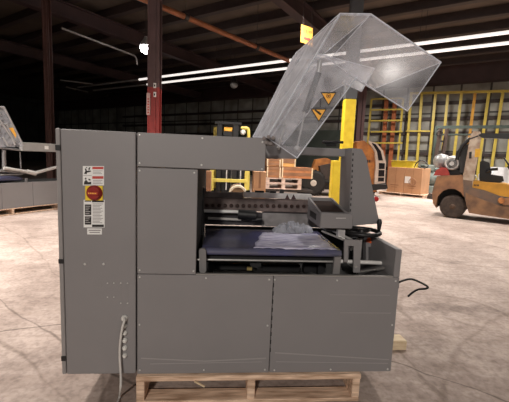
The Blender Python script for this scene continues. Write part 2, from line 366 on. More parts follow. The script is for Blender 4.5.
hcol(p, .34, .25, 5.79, mat('dark_maroon', (.075, .03, .03), .5, noise=.2), 'dark maroon column just right of the yellow column', 0)
# yellow and grey box column
p = AY(347.5, 130, 8.3); p.z = 0
t = thing('box_column', 'square column painted yellow below and grey above behind the clear hood', 'column', p)
zz = AY(349, 99.5, 8.3).z
e = (p, r0, V((-r0.y, r0.x, 0)), V((0, 0, 1)))
obj('painted_base', MB(e).box(-.16, .16, -.15, .15, .02, zz-.001, c=.02), YEL, t)
obj('column_shaft', MB(e).box(-.16, .16, -.15, .15, zz, 6.35, c=.004), COLG, t)
# yellow bollard
p = AY(337, 180, 6.4); p.z = 0
t = thing('safety_bollard', 'square yellow bollard behind the grey tower of the machine', 'bollard', p)
e = (p, r0, V((-r0.y, r0.x, 0)), V((0, 0, 1)))
hb = AY(337, 160.5, 6.3).z
obj('post', MB(e).box(-.145, .145, -.14, .14, .015, hb, c=.012), YEL, t)
obj('base_plate', MB(e).box(-.2, .2, -.2, .2, 0, .014), DARKST, t)
# hanging sign
p = AY(307, 36, 8.3)
t = thing('hanging_sign', 'yellow hanging sign with red markings under the roof', 'sign', p)
e = (p, r0, V((-r0.y, r0.x, 0)), V((0, 0, 1)))
mb = MB(e); mb.prism([(-.17, 0, .30), (.15, 0, .22), (.17, 0, -.26), (-.17, 0, -.16)], (0, .02, 0)); obj('sign_board', mb, mat('sign_yellow', (.85, .38, .06), .5, emit=None), t)
mb = MB(e); mb.prism([(-.09, -.004, -.02), (.09, -.004, -.06), (.09, -.004, -.13), (-.09, -.004, -.09)], (0, .003, 0))
obj('red_bar', mb, RED, t)
mb = MB(e)
for i, x in enumerate((-.12, -.05, .02, .08)): mb.prism([(x, -.004, .19-i*.02), (x+.045, -.004, .18-i*.02), (x+.045, -.004, .07), (x+.015, -.004, .08)], (0, .003, 0))
obj('sign_lettering', mb, mat('sign_rust', (.55, .13, .03), .5), t)
mb = MB(e)
for x in (-.12, .12): mb.cyl((x, .01, .21), (x, .01, 6.35-p.z), .006, n=6)
obj('chain', mb, DARKST, t)

# ============================================================ THE PACKAGING MACHINE
X0, XR, XC, ZT, ZC, ZL, ZB = -.353, 1.3785, .6246, 1.407, 1.2416, .7022, .161
M = thing('packaging_machine', 'large dark grey shrink packaging machine with raised clear hood on the pallet in front', 'machine', V((.5, .4, ZB)))
def sub(name, mb, m, par): return obj(name, mb, m, par)
BODY_D = .82
# --- control cabinet
cab = sub('control_cabinet', MB().box(X0-.010, -.007, .016, BODY_D, ZB, ZT-.004, c=.004), GREY, M)
sub('door', MB().box(X0, -.006, 0, .015, ZB+.002, ZT, c=.004), GREY, cab)
sub('door_flange', MB().box(X0-.0235, X0-.0025, .0005, .0155, ZB+.002, ZT+.002, c=.003), mat('light_grey_flange', (.27, .255, .25), .45, noise=.1), cab)
for y0, y1 in ((145, 150.5), (259, 263.5), (356, 361)):
    a = AY(59, y0, 0); b = AY(59, y1, 0); sub('latch', MB().box(X0-.0245, X0-.0015, -.003, .0003, b.z, a.z, c=.002), BLK, cab)
def q(x, y, d=0): return AY(x, y, -d)
def plate(par, name, x0, y0, x1, y1, m, d=.001, t=.001):
    a = q((x0), y0, d); mb = MB(); mb.prism([q(x0, y1, d), q(x1, y1+.1, d), q(x1, y0+.1, d), q(x0, y0, d)], (0, t, 0)); return sub(name, mb, m, par)
s = plate(cab, 'hazard_label', 82.8, 166, 104, 185.4, WHITE)
def marks(par, name, rects, m, d):
    mb = MB()
    for x0, y0, x1, y1 in rects: mb.prism([q(x0, y1, d), q(x1, y1, d), q(x1, y0, d), q(x0, y0, d)], (0, .0006, 0))
    return sub(name, mb, m, par)
def poly(par, name, polys, m, d):
    mb = MB()
    for pts in polys: mb.prism([q(x, y, d) for x, y in pts], (0, .0006, 0))
    return sub(name, mb, m, par)
marks(cab, 'label_header', [(92.3, 166.8, 103.4, 169.2), (92.3, 176.2, 103.4, 178.8)], RED, .0018)
marks(cab, 'label_lettering', [(93, 170.6, 102.6, 171.1), (93, 172, 101, 172.5), (93, 173.4, 102, 173.9), (93, 180.2, 102.4, 180.7), (93, 181.7, 101, 182.2), (93, 183.1, 102.5, 183.6),
      (83.2, 175.3, 91.6, 175.7)], mat('soft_ink', (.3, .28, .28), .6), .0018)
poly(cab, 'pictogram', [[(84, 173.6), (85.4, 171), (84.8, 168.8), (86, 168.2), (86.9, 171), (90.4, 170.4), (91, 171.6), (87, 172.6), (86.6, 174.2)],
      [(89.4, 167.2), (90.6, 167.4), (89.6, 168.8), (90.4, 169), (88.2, 170.6), (88.8, 169.2), (88, 169)], [(85.8, 167.2), (86.8, 166.9), (87.2, 167.9), (86.2, 168)],
      [(83.8, 184.6), (84.2, 181.8), (85.6, 180), (86.8, 180.4), (88, 182.2), (91, 181.8), (91.2, 184.4)], [(84.6, 178.2), (85.8, 177.6), (86.6, 178.8), (85.6, 179.8)], [(88.6, 178.6), (90.6, 179.4), (90.2, 180.6), (88.4, 180)]], INK, .0019)
plate(cab, 'switch_plate', 85.2, 185.8, 102.6, 200.4, YSW, .006, .006)
c = q(94.6, 192.8, .006)
mb = MB(); mb.lathe(c, c+V((0, -.018, 0)), [(0, .037), (.3, .037), (.5, .031), (1, .029)], 30); sub('rotary_switch', mb, DRED, cab)
mb = MB(); mb.box(c.x-.026, c.x+.026, c.y-.026, c.y-.0175, c.z-.009, c.z+.009, c=.003); sub('switch_grip', mb, mat('switch_grip_red', (.42, .05, .03), .3, noise=.1), cab)
mb = MB()
for i in range(5): mb.box(c.x-.02+i*.008, c.x-.015+i*.008, c.y-.0268, c.y-.0261, c.z-.003, c.z+.003)
sub('switch_lettering', mb, TRI, cab)
plate(cab, 'rating_label', 83.6, 199.8, 104.6, 227.4, WHITE, .0012)
marks(cab, 'label_blocks', [(84.6, 200.6, 91, 201.6), (84.8, 204.5, 91.2, 215), (84.8, 216.2, 91.2, 224.6), (92, 200.4, 103.8, 202.2), (92, 224.6, 103.8, 227)], INK, .002)
marks(cab, 'label_lettering', [(92.6, 203.6+i*1.45, 103-(i*37 % 5)*.8, 204.2+i*1.45) for i in range(14)] , mat('soft_ink', (.3, .28, .28), .6), .002)
marks(cab, 'label_lettering', [(85.4, 206+i*1.8, 90.4-(i % 3), 206.5+i*1.8) for i in range(10)], SEAL, .0028)
plate(cab, 'voltage_label', 87.2, 228.4, 101.8, 234.4, WHITE)
marks(cab, 'label_lettering', [(88.6, 229.8, 100.6, 230.9), (89.5, 232, 99.8, 233)], mat('soft_ink', (.3, .28, .28), .6), .0018)
def screw(par, x, y, r=.0052, m=SCREW):
    c = q(x, y, -.001); mb = MB(); mb.lathe(c, c+V((0, -.004, 0)), [(0, r), (.5, r), (1, r*.6)], 10); sub('screw', mb, m, par)
for x, y in ((85, 264), (103.7, 264)): screw(cab, x, y, .0065)
for x, y in ((107.6, 283), (114, 283), (121, 283), (127.6, 283), (107.6, 297), (114, 297), (121, 303), (127.6, 303)): screw(cab, x, y, .0036)
LG = mat('scribed_outline', (.24, .23, .22), .5)
marks(cab, 'scribed_outline', [(94.5, 282.4, 101.5, 282.8), (94.5, 286.8, 101.5, 287.2), (94.3, 283, 94.7, 286.6), (101.3, 283, 101.7, 286.6), (120.8, 284, 121.1, 302), (127.6, 284, 127.9, 302)], LG, .0012)
for x, y, r in ((124.6, 318, .016), (124.8, 325.4, .012), (125, 332.6, .012), (125, 340, .0125), (125, 347.6, .0125), (125, 355.2, .0115)):
    c = q(x, y); mb = MB(); mb.lathe(c, c+V((0, -.014, 0)), [(0, r), (.6, r), (.8, r*.7), (1, r*.65)], 18)
    mb.lathe(c+V((0, -.0135, 0)), c+V((0, -.017, 0)), [(0, r*.5), (1, r*.35)], 12); sub('cable_gland', mb, GLAND, cab)
# --- body
XL = AY(196.8, 220, 0).x; XS = AY(271.3, 325, 0).x
def panel(name, x0, x1, z0, z1, dots, d=.012):
    o = sub(name, MB().box(x0, x1, 0, d, z0, z1, c=.0025), GREY, M)
    for x, y in dots: screw(o, x, y)
    return o
panel('top_cover_panel', .001, XC, ZC+.002, ZT, [(139.7, 134.8), (139.7, 163), (201.5, 165), (202.3, 138.2), (262.5, 142), (262, 169)])
sub('top_cover', MB().box(.001, XC, .013, BODY_D, ZC, ZT-.003, c=.003), GREY, M)
panel('side_panel', .001, XL, ZL+.002, ZC-.002, [(139.7, 170.5), (194.3, 172.7), (139.7, 270), (193.6, 271)])
p1 = panel('lower_panel', .001, XS-.0015, ZB, ZL-.001, [(139.8, 277), (206, 278), (269.3, 279.5), (139.7, 324.6), (267.5, 325.5), (139.9, 370), (203.8, 369.8), (264.8, 369.5)])
p2 = panel('lower_panel', XS+.0015, XR, ZB, ZL-.001, [(274.8, 279.6), (337, 280.3), (395.5, 281), (392, 325), (271.3+3, 370), (330.5, 369.3), (387.5, 369)])
sub('seam_slots', (lambda mb: [mb.box(XS-.002, XS+.004, -.0006, .004, z, z+.022) for z in [ZB+.12+.045*i for i in range(9)]] and mb)(MB()), GAP, p2)
SCR = mat('film_scuff', (.31, .295, .29), .35)
for pp, pol in ((p1, [[(141, 357.8), (205, 360.6), (266, 357.6), (266, 358.8), (205, 361.8), (141, 358.8)], [(150, 363.6), (262, 361.6), (262, 362.2), (150, 364.4)]]),
               (p2, [[(275, 352.2), (389, 359.2), (389, 360.2), (275, 353.4)], [(276, 361.5), (388, 363), (388, 363.8), (276, 362.1)], [(340, 312.6), (391, 312.8), (391, 313.5), (340, 313)], [(330, 294.6), (390, 295), (390, 295.5), (330, 294.9)]])):
    poly(pp, 'film_scuff', pol, SCR, .0006)
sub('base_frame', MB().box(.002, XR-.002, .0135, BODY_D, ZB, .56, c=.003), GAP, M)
sub('panel_lip', MB().box(XL, XR-.036, .0005, .02, ZL, ZL+.005), mat('pale_lip', (.33, .31, .29), .5, noise=.2), M)  # lip in a lighter grey along the panel top
# inner walls of the opening
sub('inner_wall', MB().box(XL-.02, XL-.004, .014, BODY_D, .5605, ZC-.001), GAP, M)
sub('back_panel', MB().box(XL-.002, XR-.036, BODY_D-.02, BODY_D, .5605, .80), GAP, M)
ZS = AY(399, 249.5, 0).z
sp = sub('right_side_panel', MB().box(XR-.034, XR, .0005, BODY_D, ZL-.0005, ZS, c=.003), GREY, M)
sub('inner_side', MB().box(XR-.034, XR-.001, .0135, BODY_D, .5605, ZL-.001), GREYD, M)
# --- foot
a = AY(374, 374.5, .2)
sub('foot', MB().cyl((1.24, .1, .125), (1.24, .1, ZB-.0005), .02, .024), BLK, M)
# --- tower
yt = .30
def prismY(pts, Y, d, mb=None): return (mb or MB()).prism([AY(x, y, Y) for x, y in pts], (0, d, 0))
tw = sub('tower', prismY([(352, 148), (362, 149), (366.5, 158), (379.5, 223.5), (349, 226)], yt, .2), GREY, M)
mb = MB()
for i in range(13):
    x = 352.6-i*.26; y = 153+i*5.6; prismY([(x, y), (x+1.1, y), (x+1.0, y+2.6), (x-.1, y+2.6)], yt-.002, .0015, mb)
sub('slots', mb, GAP, tw)
c = AY(375.4, 199, yt+.03); mb = MB(); mb.lathe(c+V((-.012, 0, 0)), c+V((.016, 0, 0)), [(0, .014), (.7, .017), (1, .012)], 16); sub('red_button', mb, mat('button_red', (.6, .03, .03), .35), tw)
# --- rear beam that carries the hood
bm = sub('hood_beam', sbox(266, 351, 147.2, 155.2, .42, .07, c=.004), GREY, M)
sub('hinge_bracket', prismY([(265.8, 139), (272, 139), (297, 152.5), (297, 158.8), (265.8, 158.8)], .36, .05), GREY, M)
for x0, x1, y in ((322, 343, 142.3), (326, 336, 145.2)): sub('air_cylinder', MB().cyl(AY(x0, y, .5), AY(x1, y, .5), .009, n=10), BLK, M)
# --- hood: a deep clear box, swung open to the upper right
HY0, HY1 = .02, .86
hood = bpy.data.objects.new('hood', None); COL.objects.link(hood); hood.parent = M; hood.location = AY(275, 148, .4)-wloc(M)
TH = .006
near = [(267, 137.5), (297, 158), (356, 78), (407.3, 111), (441, 62.3), (371, 14), (340, 13.5)]
def sheet(name, px, Y, m):
    pts = [AY(x, y, Y) for x, y in px]; mb = MB(); mb.prism(pts, (0, TH, 0), mi=0, rim=1); return sub(name, mb, [m, ACRE], hood)
sheet('near_side_sheet', near, HY0, ACR)
far = [(253, 137), (276, 152), (318, 96), (338, 72), (372, 88.5), (330, 57), (322, 55), (293, 53)]
sheet('far_side_sheet', [(253, 137), (276, 152.5), (320, 98), (345, 84), (361.5, 91.5), (374.5, 68.5), (332, 57.5), (322, 54.5), (296, 53)], HY1, ACR2)
def sweep(name, a, b, a2, b2, m, inn):
    P = [AY(*a, HY0+TH), AY(*b, HY0+TH), AY(*b2, HY1), AY(*a2, HY1)]
    nrm = (P[1]-P[0]).cross(P[3]-P[0]).normalized()*TH
    if nrm.dot(inn) < 0: nrm = -nrm
    mb = MB(); mb.prism(P, nrm, mi=0, rim=1); return sub(name, mb, [m, ACRE], hood)
ctr = V((1, 0, -1))
sweep('back_sheet', near[0], (339, 16), (253, 137), (293, 56), acrylic('milky_acrylic', .42), ctr)
sweep('end_sheet', near[5], near[4], (332, 57), (373, 89), ACR0, V((-1, 0, -1)))
sweep('cap_sheet', (341, 14.2), (370, 14.6), (299, 53.5), (322, 55), ACR, V((0, 0, -1)))
def edge(pts, r=.0032):
    mb = MB()
    for p, q_ in zip(pts, pts[1:]): mb.cyl(p, q_, r, n=8)
    sub('polished_edge', mb, ACRE, hood)
edge([AY(x, y, HY0) for x, y in near+near[:1]])
edge([AY(441, 62.3, HY0+.01), AY(373, 89, HY1)]); edge([AY(371, 14, HY0+.01), AY(332, 57, HY1)], .0025); edge([AY(267, 137.5, HY0+.01), AY(253, 137, HY1)], .003); edge([AY(340, 13.5, HY0+.01), AY(296, 53, HY1)], .003)
edge([AY(x, y, HY1) for x, y in ((253, 137), (296, 53), (322, 54.5), (332, 57.5), (374.5, 68.5), (361.5, 91.5), (345, 84), (320, 98), (276, 152.5), (253, 137))], .004)
edge([AY(*p) for p in ((327, 57, .6), (352, 77, .3), (404, 108, .1))], .003)
# inner bent flange of the hood and its ribs, read as doubled edges
for pts, r in (([(258, 137, .8), (296, 62, .8), (304, 56, .8), (320, 58, .8)], .008), ([(271, 138, .5), (309, 80, .5), (320, 62, .5)], .006), ([(262, 137, .7), (304, 60, .7)], .005)):
    mb = MB(); mb.tube([AY(*p) for p in pts], r, 8); sub('bent_flange', mb, ACRE, hood)
mb = MB()
for x, y in ((283, 98), (287, 95)): mb.prism([AY(x, y, .5), AY(x+4, y-6, .5), AY(x+6, y-4.5, .5), AY(x+2, y+1.5, .5)], (0, .003, 0))
sub('reflector_strip', mb, ACRE, hood)
mb = MB(); mb.cyl(AY(320, 60, .12), AY(318.5, 74, .12), .012, n=14); sub('strut_clevis', mb, STL, hood)
mb = MB(); mb.cyl(AY(318.5, 73, .12), AY(305, 112, .12), .0165, n=18); st = sub('gas_strut', mb, BLK, hood)
mb = MB(); mb.cyl(AY(305.2, 111, .12), AY(297, 148, .12), .005, n=12); sub('strut_rod', mb, STL, hood)
mb = MB(); mb.cyl(AY(285, 125, .3), AY(278.5, 148, .3), .006, n=12); mb.ball(AY(278.3, 148, .3), .012, 12); mb.ball(AY(285, 125, .3), .01, 12); sub('hinge_rod', mb, STL, hood)
mb = MB(); mb.ball(AY(297, 148.5, .12), .016, 14); mb.cyl(AY(297, 148, .1), AY(297, 148, .2), .009); sub('strut_mount', mb, STL, hood)
mb = MB()
for x, y in ((264, 138.2), (268.5, 136.8), (273, 137.8), (266, 142.5), (270.5, 143.5)): mb.cyl(AY(x, y, -.01), AY(x, y, .06), .009, n=10)
mb.box(*(lambda a, b: (a.x, b.x, .055, .1, b.z, a.z))(AY(265, 137, .05), AY(275, 146, .05)))
sub('hinge', mb, mat('hinge_steel', (.2, .17, .16), .4, .5, noise=.3), hood)
for (cx, cy, w, h), kind in (((328.6, 98, 8.2, 7.2), 0), ((318.8, 114.4, 8.2, 7.2), 1)):
    Y = HY0-.002
    def tri(k, Y): return [AY(cx-w*k, cy-h*.82*k, Y), AY(cx+w*k, cy-h*.82*k, Y), AY(cx, cy+h*1.05*k, Y)]
    mb = MB(); mb.prism(tri(1, Y), (0, .0015, 0)); w_ = sub('warning_triangle', mb, INK, hood)
    mb = MB(); mb.prism(tri(.80, Y-.001), (0, .0008, 0)); sub('warning_triangle', mb, TRI, hood)
    mb = MB()
    if kind: mb.prism([AY(cx-4.4, cy-4, Y-.002), AY(cx-3, cy-5, Y-.002), AY(cx+2.8, cy-.6, Y-.002), AY(cx+1.6, cy+1, Y-.002)], (0, .0008, 0)); mb.prism([AY(cx-1, cy-3.2, Y-.002), AY(cx+1, cy-2.8, Y-.002), AY(cx+.4, cy+.6, Y-.002)], (0, .0008, 0))
    else:
        mb.torus(AY(cx, cy-2.2, Y-.0015), (0, 1, 0), .0105, .0016, 18, 6); mb.prism([AY(cx-1.4, cy-3, Y-.002), AY(cx+1.4, cy-3, Y-.002), AY(cx+.8, cy-1, Y-.002), AY(cx-.6, cy-.8, Y-.002)], (0, .0008, 0))
    sub('warning_symbol', mb, INK if kind else mat('brown_ink', (.25, .1, .02), .6), hood)
# --- conveyor
YB0, YB1, ZBT, BX0, BX1 = .08, .62, .8197, .3152, 1.078
bt = .038
prof = []
for i in range(9): an = math.pi/2+math.pi*i/8; prof.append((YB0+bt/2+bt/2*math.cos(an), ZBT-bt/2+bt/2*math.sin(an)))
for i in range(9): an = -math.pi/2+math.pi*i/8; prof.append((YB1-bt/2+bt/2*math.cos(an), ZBT-bt/2+bt/2*math.sin(an)))
mb = MB(); mb.prism([(BX0, a, b) for a, b in prof], (BX1-BX0, 0, 0)); belt = sub('conveyor_belt', mb, BELT, M)
sub('conveyor_frame', MB().box(BX0+.01, BX1-.01, YB0+.06, YB1-.03, ZBT-.085, ZBT-bt-.001), BLK, M)
for x in (.36, 1.03): sub('conveyor_leg', MB().box(x-.015, x+.015, .3, .34, .562, ZBT-.086), BLK, M)
mb = MB(); prismY([(198.8, 250.5), (200.5, 248.8), (204.5, 248.8), (206, 251), (206.2, 271), (204.5, 273), (200.5, 273), (199.4, 271)], .055, .02, mb)
sub('end_bracket', mb, GREYD, M)
mb = MB(); prismY([(334.8, 257.5), (341.5, 257), (339.4, 274), (332.6, 274)], .05, .02, mb); sub('end_bracket', mb, GREYD, M)
mb = MB(); mb.cyl(AY(206, 259.6, .1), AY(334, 261.6, .1), .006, n=12); sub('cross_rod', mb, STL, M)
mb = MB(); mb.cyl(AY(199, 249.5, .09), AY(204.5, 249.5, .09), .008, n=12); mb.cyl(AY(196.9, 259.5, .05), AY(199.4, 259.5, .05), .005, n=10); sub('roller_end', mb, CHR, M)
mb = MB(); mb.cyl(AY(340, 261.2, .16), AY(397, 263.6, .16), .0115, n=18); sub('drive_shaft', mb, CHR, M)
mb = MB(); mb.lathe(AY(383, 262.8, .16), AY(392, 263.2, .16), [(0, .02), (.2, .024), (.8, .024), (1, .02)], 20); sub('shaft_collar', mb, STL, M)
mb = MB(); mb.cyl(AY(356, 272.4, .12), AY(388, 267.6, .12), .0065, n=12); mb.cyl(AY(376, 269.4, .12), AY(389, 267.4, .12), .011, n=14); sub('tie_rod', mb, mat('dull_rod', (.2, .19, .18), .35, .5), M)
mb = MB(); prismY([(344.5, 239.5), (361.2, 240.6), (360, 272.5), (353.4, 272.5), (353.8, 246), (348.2, 245.8), (347.8, 262), (344, 262)], .085, .012, mb)
ub = sub('shaft_bracket', mb, GREY, M)
c = AY(355.6, 266.5, .085); mb = MB(); mb.lathe(c, c+V((0, -.007, 0)), [(0, .009), (1, .007)], 14); sub('bolt', mb, STL, ub)
# --- belt-side film
mb = MB(); random.seed(3); nx, ny = 20, 10
a = AY(274, 222, .56); b = AY(312, 222, .56)
vs = []
for j in range(ny+1):
    for i in range(nx+1):
        u, v = i/nx, j/ny
        ed = math.sin(math.pi*min(1, max(0, v)))**.5*math.sin(math.pi*u)**.4 if 0 < u < 1 and 0 < v < 1 else 0
        vs.append((a.x+(b.x-a.x)*u + .01*random.uniform(-1, 1),   .50+.10*v, ZBT+.004+ed*(.05+.028*random.uniform(-1, 1))))
mb.add(vs, [(j*(nx+1)+i, j*(nx+1)+i+1, (j+1)*(nx+1)+i+1, (j+1)*(nx+1)+i) for j in range(ny) for i in range(nx)])
film = obj('plastic_film', mb, FILM); tag(film, 'crumpled clear plastic film lying at the back of the blue belt', 'film')
so = film.modifiers.new('solid', 'SOLIDIFY'); so.thickness = .001
mb = MB(); random.seed(11); P0 = [AY(253, 247, .11), AY(336, 248, .11), AY(318, 230, .48), AY(262, 229.5, .48)]  # film sheet whose pale colour stands in for lamp reflection on the belt
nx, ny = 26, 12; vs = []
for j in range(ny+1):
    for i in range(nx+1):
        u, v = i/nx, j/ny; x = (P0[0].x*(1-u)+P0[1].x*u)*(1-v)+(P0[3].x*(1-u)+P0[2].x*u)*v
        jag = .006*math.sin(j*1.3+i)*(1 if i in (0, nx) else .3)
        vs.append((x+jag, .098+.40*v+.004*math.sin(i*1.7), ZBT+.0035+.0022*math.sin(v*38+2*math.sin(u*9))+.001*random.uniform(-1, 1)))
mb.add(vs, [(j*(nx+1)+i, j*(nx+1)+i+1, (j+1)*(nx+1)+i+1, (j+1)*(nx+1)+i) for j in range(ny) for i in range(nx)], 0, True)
fl2 = obj('plastic_film', mb, mat('film_painted_sheen', (.85, .83, .98), .22, noise=.45, scale=9, second=(.42, .41, .62), stretch=(1, 4, 1), bump=.2)); tag(fl2, 'flat film sheet with painted pale sheen lying on the right half of the blue belt', 'film')
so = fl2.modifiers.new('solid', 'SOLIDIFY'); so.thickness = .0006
# --- sealing jaw
YJ = .64
jaw = sub('sealing_jaw', sbox(203.5, 312, 199, 211.6, YJ, .05, c=.004), JAW, M)
for i in range(18):
    c = AY(207+i*6.05, 205.4+i*.06, YJ); mb = MB(); mb.lathe(c+V((0, .001, 0)), c+V((0, -.012, 0)), [(0, .0135), (.6, .0135), (1, .009)], 12); sub('jaw_bolt', mb, mat('jaw_bolt', (.06, .035, .03), .4, .4, noise=.3), jaw)
mb = MB(); sbox(203, 243, 192.5, 198.8, YJ+.01, .05, mb=mb); sbox(199, 206, 188, 198, YJ, .03, mb=mb); sub('jaw_carrier', mb, mat('dark_carrier', (.19, .16, .155), .5, .3, noise=.4, scale=14), M)
mb = MB(); sbox(243.5, 312, 193.4, 198.6, YJ+.005, .05, mb=mb, c=.003); sp_ = sub('sealing_plate', mb, SEAL, M)
mb = MB()
for x in (287.3, 293.6): prismY([(x-2.6, 199.5), (x+2.6, 199.5), (x, 194.2)], YJ+.003, .0015, mb)
sub('arrow_mark', mb, mat('arrow_ink', (.05, .02, .02), .6), sp_)
mb = MB(); 
for bb in ((246, 250, 190.5, 193.5), (255, 264, 190.8, 193.5), (270, 276, 191, 193.5), (280, 284, 189.5, 193.5)): sub('jaw_fitting', sbox(*bb, YJ+.02, .02), BLK, M)
mb = MB(); mb.cyl(AY(204, 210.8, YJ-.05), AY(240, 211.8, YJ-.05), .011, n=14); sub('white_roller', mb, WHITE, M)
mb = MB(); mb.cyl(AY(208, 218.2, YJ-.04), AY(241, 219.6, YJ-.04), .009, n=14); sub('white_roller', mb, mat('cream_rod', (.5, .48, .46), .4, noise=.1), M)
mb = MB(); mb.cyl(AY(238, 214, YJ-.07), AY(256, 215.5, YJ-.07), .032, n=20); mb.cyl(AY(252, 220, YJ-.07), AY(262, 219, YJ-.07), .016, n=16); sub('jaw_motor', mb, BLK, M)
mb = MB(); mb.tube([AY(201, 171, .5), AY(200.8, 186, .5), AY(203, 189, .5), AY(202.5, 196, .5), AY(200.5, 205, .5), AY(201.5, 235, .4)], .012, 10); mb.cyl(AY(203.2, 200, .3), AY(203.8, 232, .3), .004, n=8)
sub('air_hose', mb, BLK, M)
mb = MB(); sbox(203, 262, 212.5, 225, .66, .05, mb=mb); sub('jaw_shield', mb, mat('dusky_shield', (.05, .045, .05), .35, noise=.3), M)
mb = MB(); sbox(262, 322, 211, 227, .68, .03, mb=mb); sub('rear_shield', mb, mat('grey_shield', (.3, .28, .28), .4, noise=.4, scale=12), M)
# --- sealing head box
yh = .18
a = AY(321, 213.3, yh); b = AY(352.5, 229, yh)
hd = sub('head_box', MB().box(a.x, b.x, yh, yh+.33, b.z, a.z, c=.004), GREY, M)
zt_ = AY(322, 197.5, yh+.33).z
def P3(x, y, z): return V((x, y, z))
w = b.x-a.x
mb = MB(); xl, xr_ = a.x, a.x+w*.86
mb.prism([P3(xl, yh+.02, a.z+.001), P3(xl, yh+.33, zt_), P3(xl, yh+.33, a.z+.001)], (.012, 0, 0)); mb.prism([P3(xr_-.012, yh+.02, a.z+.001), P3(xr_-.012, yh+.33, zt_), P3(xr_-.012, yh+.33, a.z+.001)], (.012, 0, 0))
mb.box(xl+.013, xr_-.013, yh+.31, yh+.33, a.z+.001, zt_)
sub('chute_side', mb, GREY, M)
mb = MB(); mb.prism([P3(xl+.013, yh+.05, a.z+.002), P3(xl+.013, yh+.308, zt_-.02), P3(xl+.013, yh+.308, a.z+.002)], (xr_-xl-.026, 0, 0)); sub('chute_floor', mb, mat('brown_tray', (.05, .034, .03), .85, noise=.2, spec=.1), M)
mb = MB(); mb.box(xl-.002, xl+.003, yh+.1, yh+.25, b.z+.03, a.z-.02); sub('side_hatch', mb, BLK, hd)
mb = MB(); prismY([(336, 217.8), (346, 217.8), (346, 218.6), (336, 218.6)], yh-.001, .001, mb); sub('scratch', mb, SEAL, hd)
mb = MB(); sbox(338, 345, 230, 238, .2, .03, mb=mb); sub('stem', mb, SEAL, M)
mb = MB(); sbox(326, 351, 229.6, 231.5, .25, .1, mb=mb); sub('head_rail', mb, BLK, M)
mb = MB()
for p, q_, r in (((322, 231, .25), (344, 240, .12), .006), ((330, 229, .3), (352, 240, .2), .008), ((340, 236, .2), (356, 247, .15), .005), ((350, 250, .3), (360, 236, .3), .01)):
    mb.cyl(AY(*p), AY(*q_), r, n=10)
sub('linkage', mb, STL, M)
mb = MB()
for x0, x1, y0, y1, Y in ((341, 364, 229, 237, .42), (352, 366, 238, 262, .45), (366, 384, 250, 261, .36), (208, 250, 264, 270, .4), (262, 300, 265, 272, .4), (304, 326, 262, 273, .35)): sub('drive_unit', sbox(x0, x1, y0, y1, Y, .05, c=.003), BLK, M)
mb = MB(); sbox(247, 252, 267.6, 270.4, .35, .02, mb=mb); sub('brass_fitting', mb, mat('brass', (.5, .38, .15), .4, .5), M)
mb = MB(); prismY([(366, 242.5), (383, 243), (383, 250), (380.5, 250), (380.5, 247), (368.5, 247), (368.5, 262), (366, 262)], .32, .05, mb); sub('knob_bracket', mb, GREY, M)
c = AY(370.5, 242.6, .34); mb = MB(); mb.lathe(c, c+V((0, 0, .03)), [(0, .023), (.2, .026), (.8, .024), (1, .016)], 24); sub('orange_knob', mb, ORG, M)
# handwheel
c = AY(361.5, 231.5, .28); R_ = .106
mb = MB(); mb.torus(c, (0, 0, 1), R_, .0125, 44, 12)
for k in range(3):
    an = .6+k*2*math.pi/3; mb.cyl(c+V((0, 0, -.012)), c+V((math.cos(an)*R_, math.sin(an)*R_, 0)), .008, n=10)
mb.lathe(c+V((0, 0, -.04)), c+V((0, 0, .012)), [(0, .018), (.5, .028), (1, .022)], 20)
hw = sub('handwheel', mb, BLK, M)
g = c+V((R_*.93, -.02, .008)); mb = MB(); mb.lathe(g, g+V((0, 0, .075)), [(0, .008), (.12, .010), (.5, .0135), (.85, .0145), (1, .009)], 16); sub('handwheel_grip', mb, BLK, hw)
mb = MB(); mb.cyl(c+V((0, 0, -.16)), c+V((0, 0, -.041)), .01, n=12); sub('handwheel_shaft', mb, STL, M)
# wiring on the right side panel
mb = MB(); mb.box(XR+.0005, XR+.03, .05, .09, .62, .66, c=.003); mb.box(XR+.0005, XR+.012, .03, .06, .42, .44); sub('socket', mb, BLK, M)

# power cord
pts = []
for x, y, Y in ((124.6, 318, -.012), (124.3, 321, -.028), (122.6, 327, -.03), (121.2, 335, -.025), (119.8, 350, -.02), (120.2, 365, -.02), (120.9, 378, -.03), (120.6, 388, -.05)): pts.append(AY(x, y, Y))
e = FL(119.5, 397, .012); pts += [e, FL(117.5, 404, .012), FL(116, 425, .012), FL(128, 440, .012)]
def smooth(p, n=5):
    o = []
    for i in range(len(p)-1):
        a, b, c, d = p[max(i-1, 0)], p[i], p[i+1], p[min(i+2, len(p)-1)]
        for k in range(n):
            t = k/n; o.append(.5*((2*b)+(c-a)*t+(2*a-5*b+4*c-d)*t*t+(3*b-a-3*c+d)*t*t*t))
    return o+[p[-1]]
mb = MB(); mb.tube(smooth(pts), .006, 12); tag(obj('power_cord', mb, CORD), 'pale grey cord hanging down the front of the grey cabinet to the floor', 'cord')
pts = [V((XR+.025, .07, .64)), AY(409, 279, .12), AY(417, 282, .3), FL(425, 289, .01)+V((0, 0, .1)), FL(428, 288, .01), FL(421, 291, .01), FL(414, 296, .01)]
pts = [V((XR+.031, .07, .65)), AY(410, 279, .1), AY(420, 282.3, .12), AY(427.5, 286.6, .14), AY(426, 288.6, .16), AY(418, 289.5, .2), AY(412, 293, .24), AY(408, 296.5, .25)]
mb = MB(); mb.tube(smooth(pts), .006, 10); tag(obj('air_line', mb, BLK), 'black cable looping off the right side of the machine to the floor', 'cable')
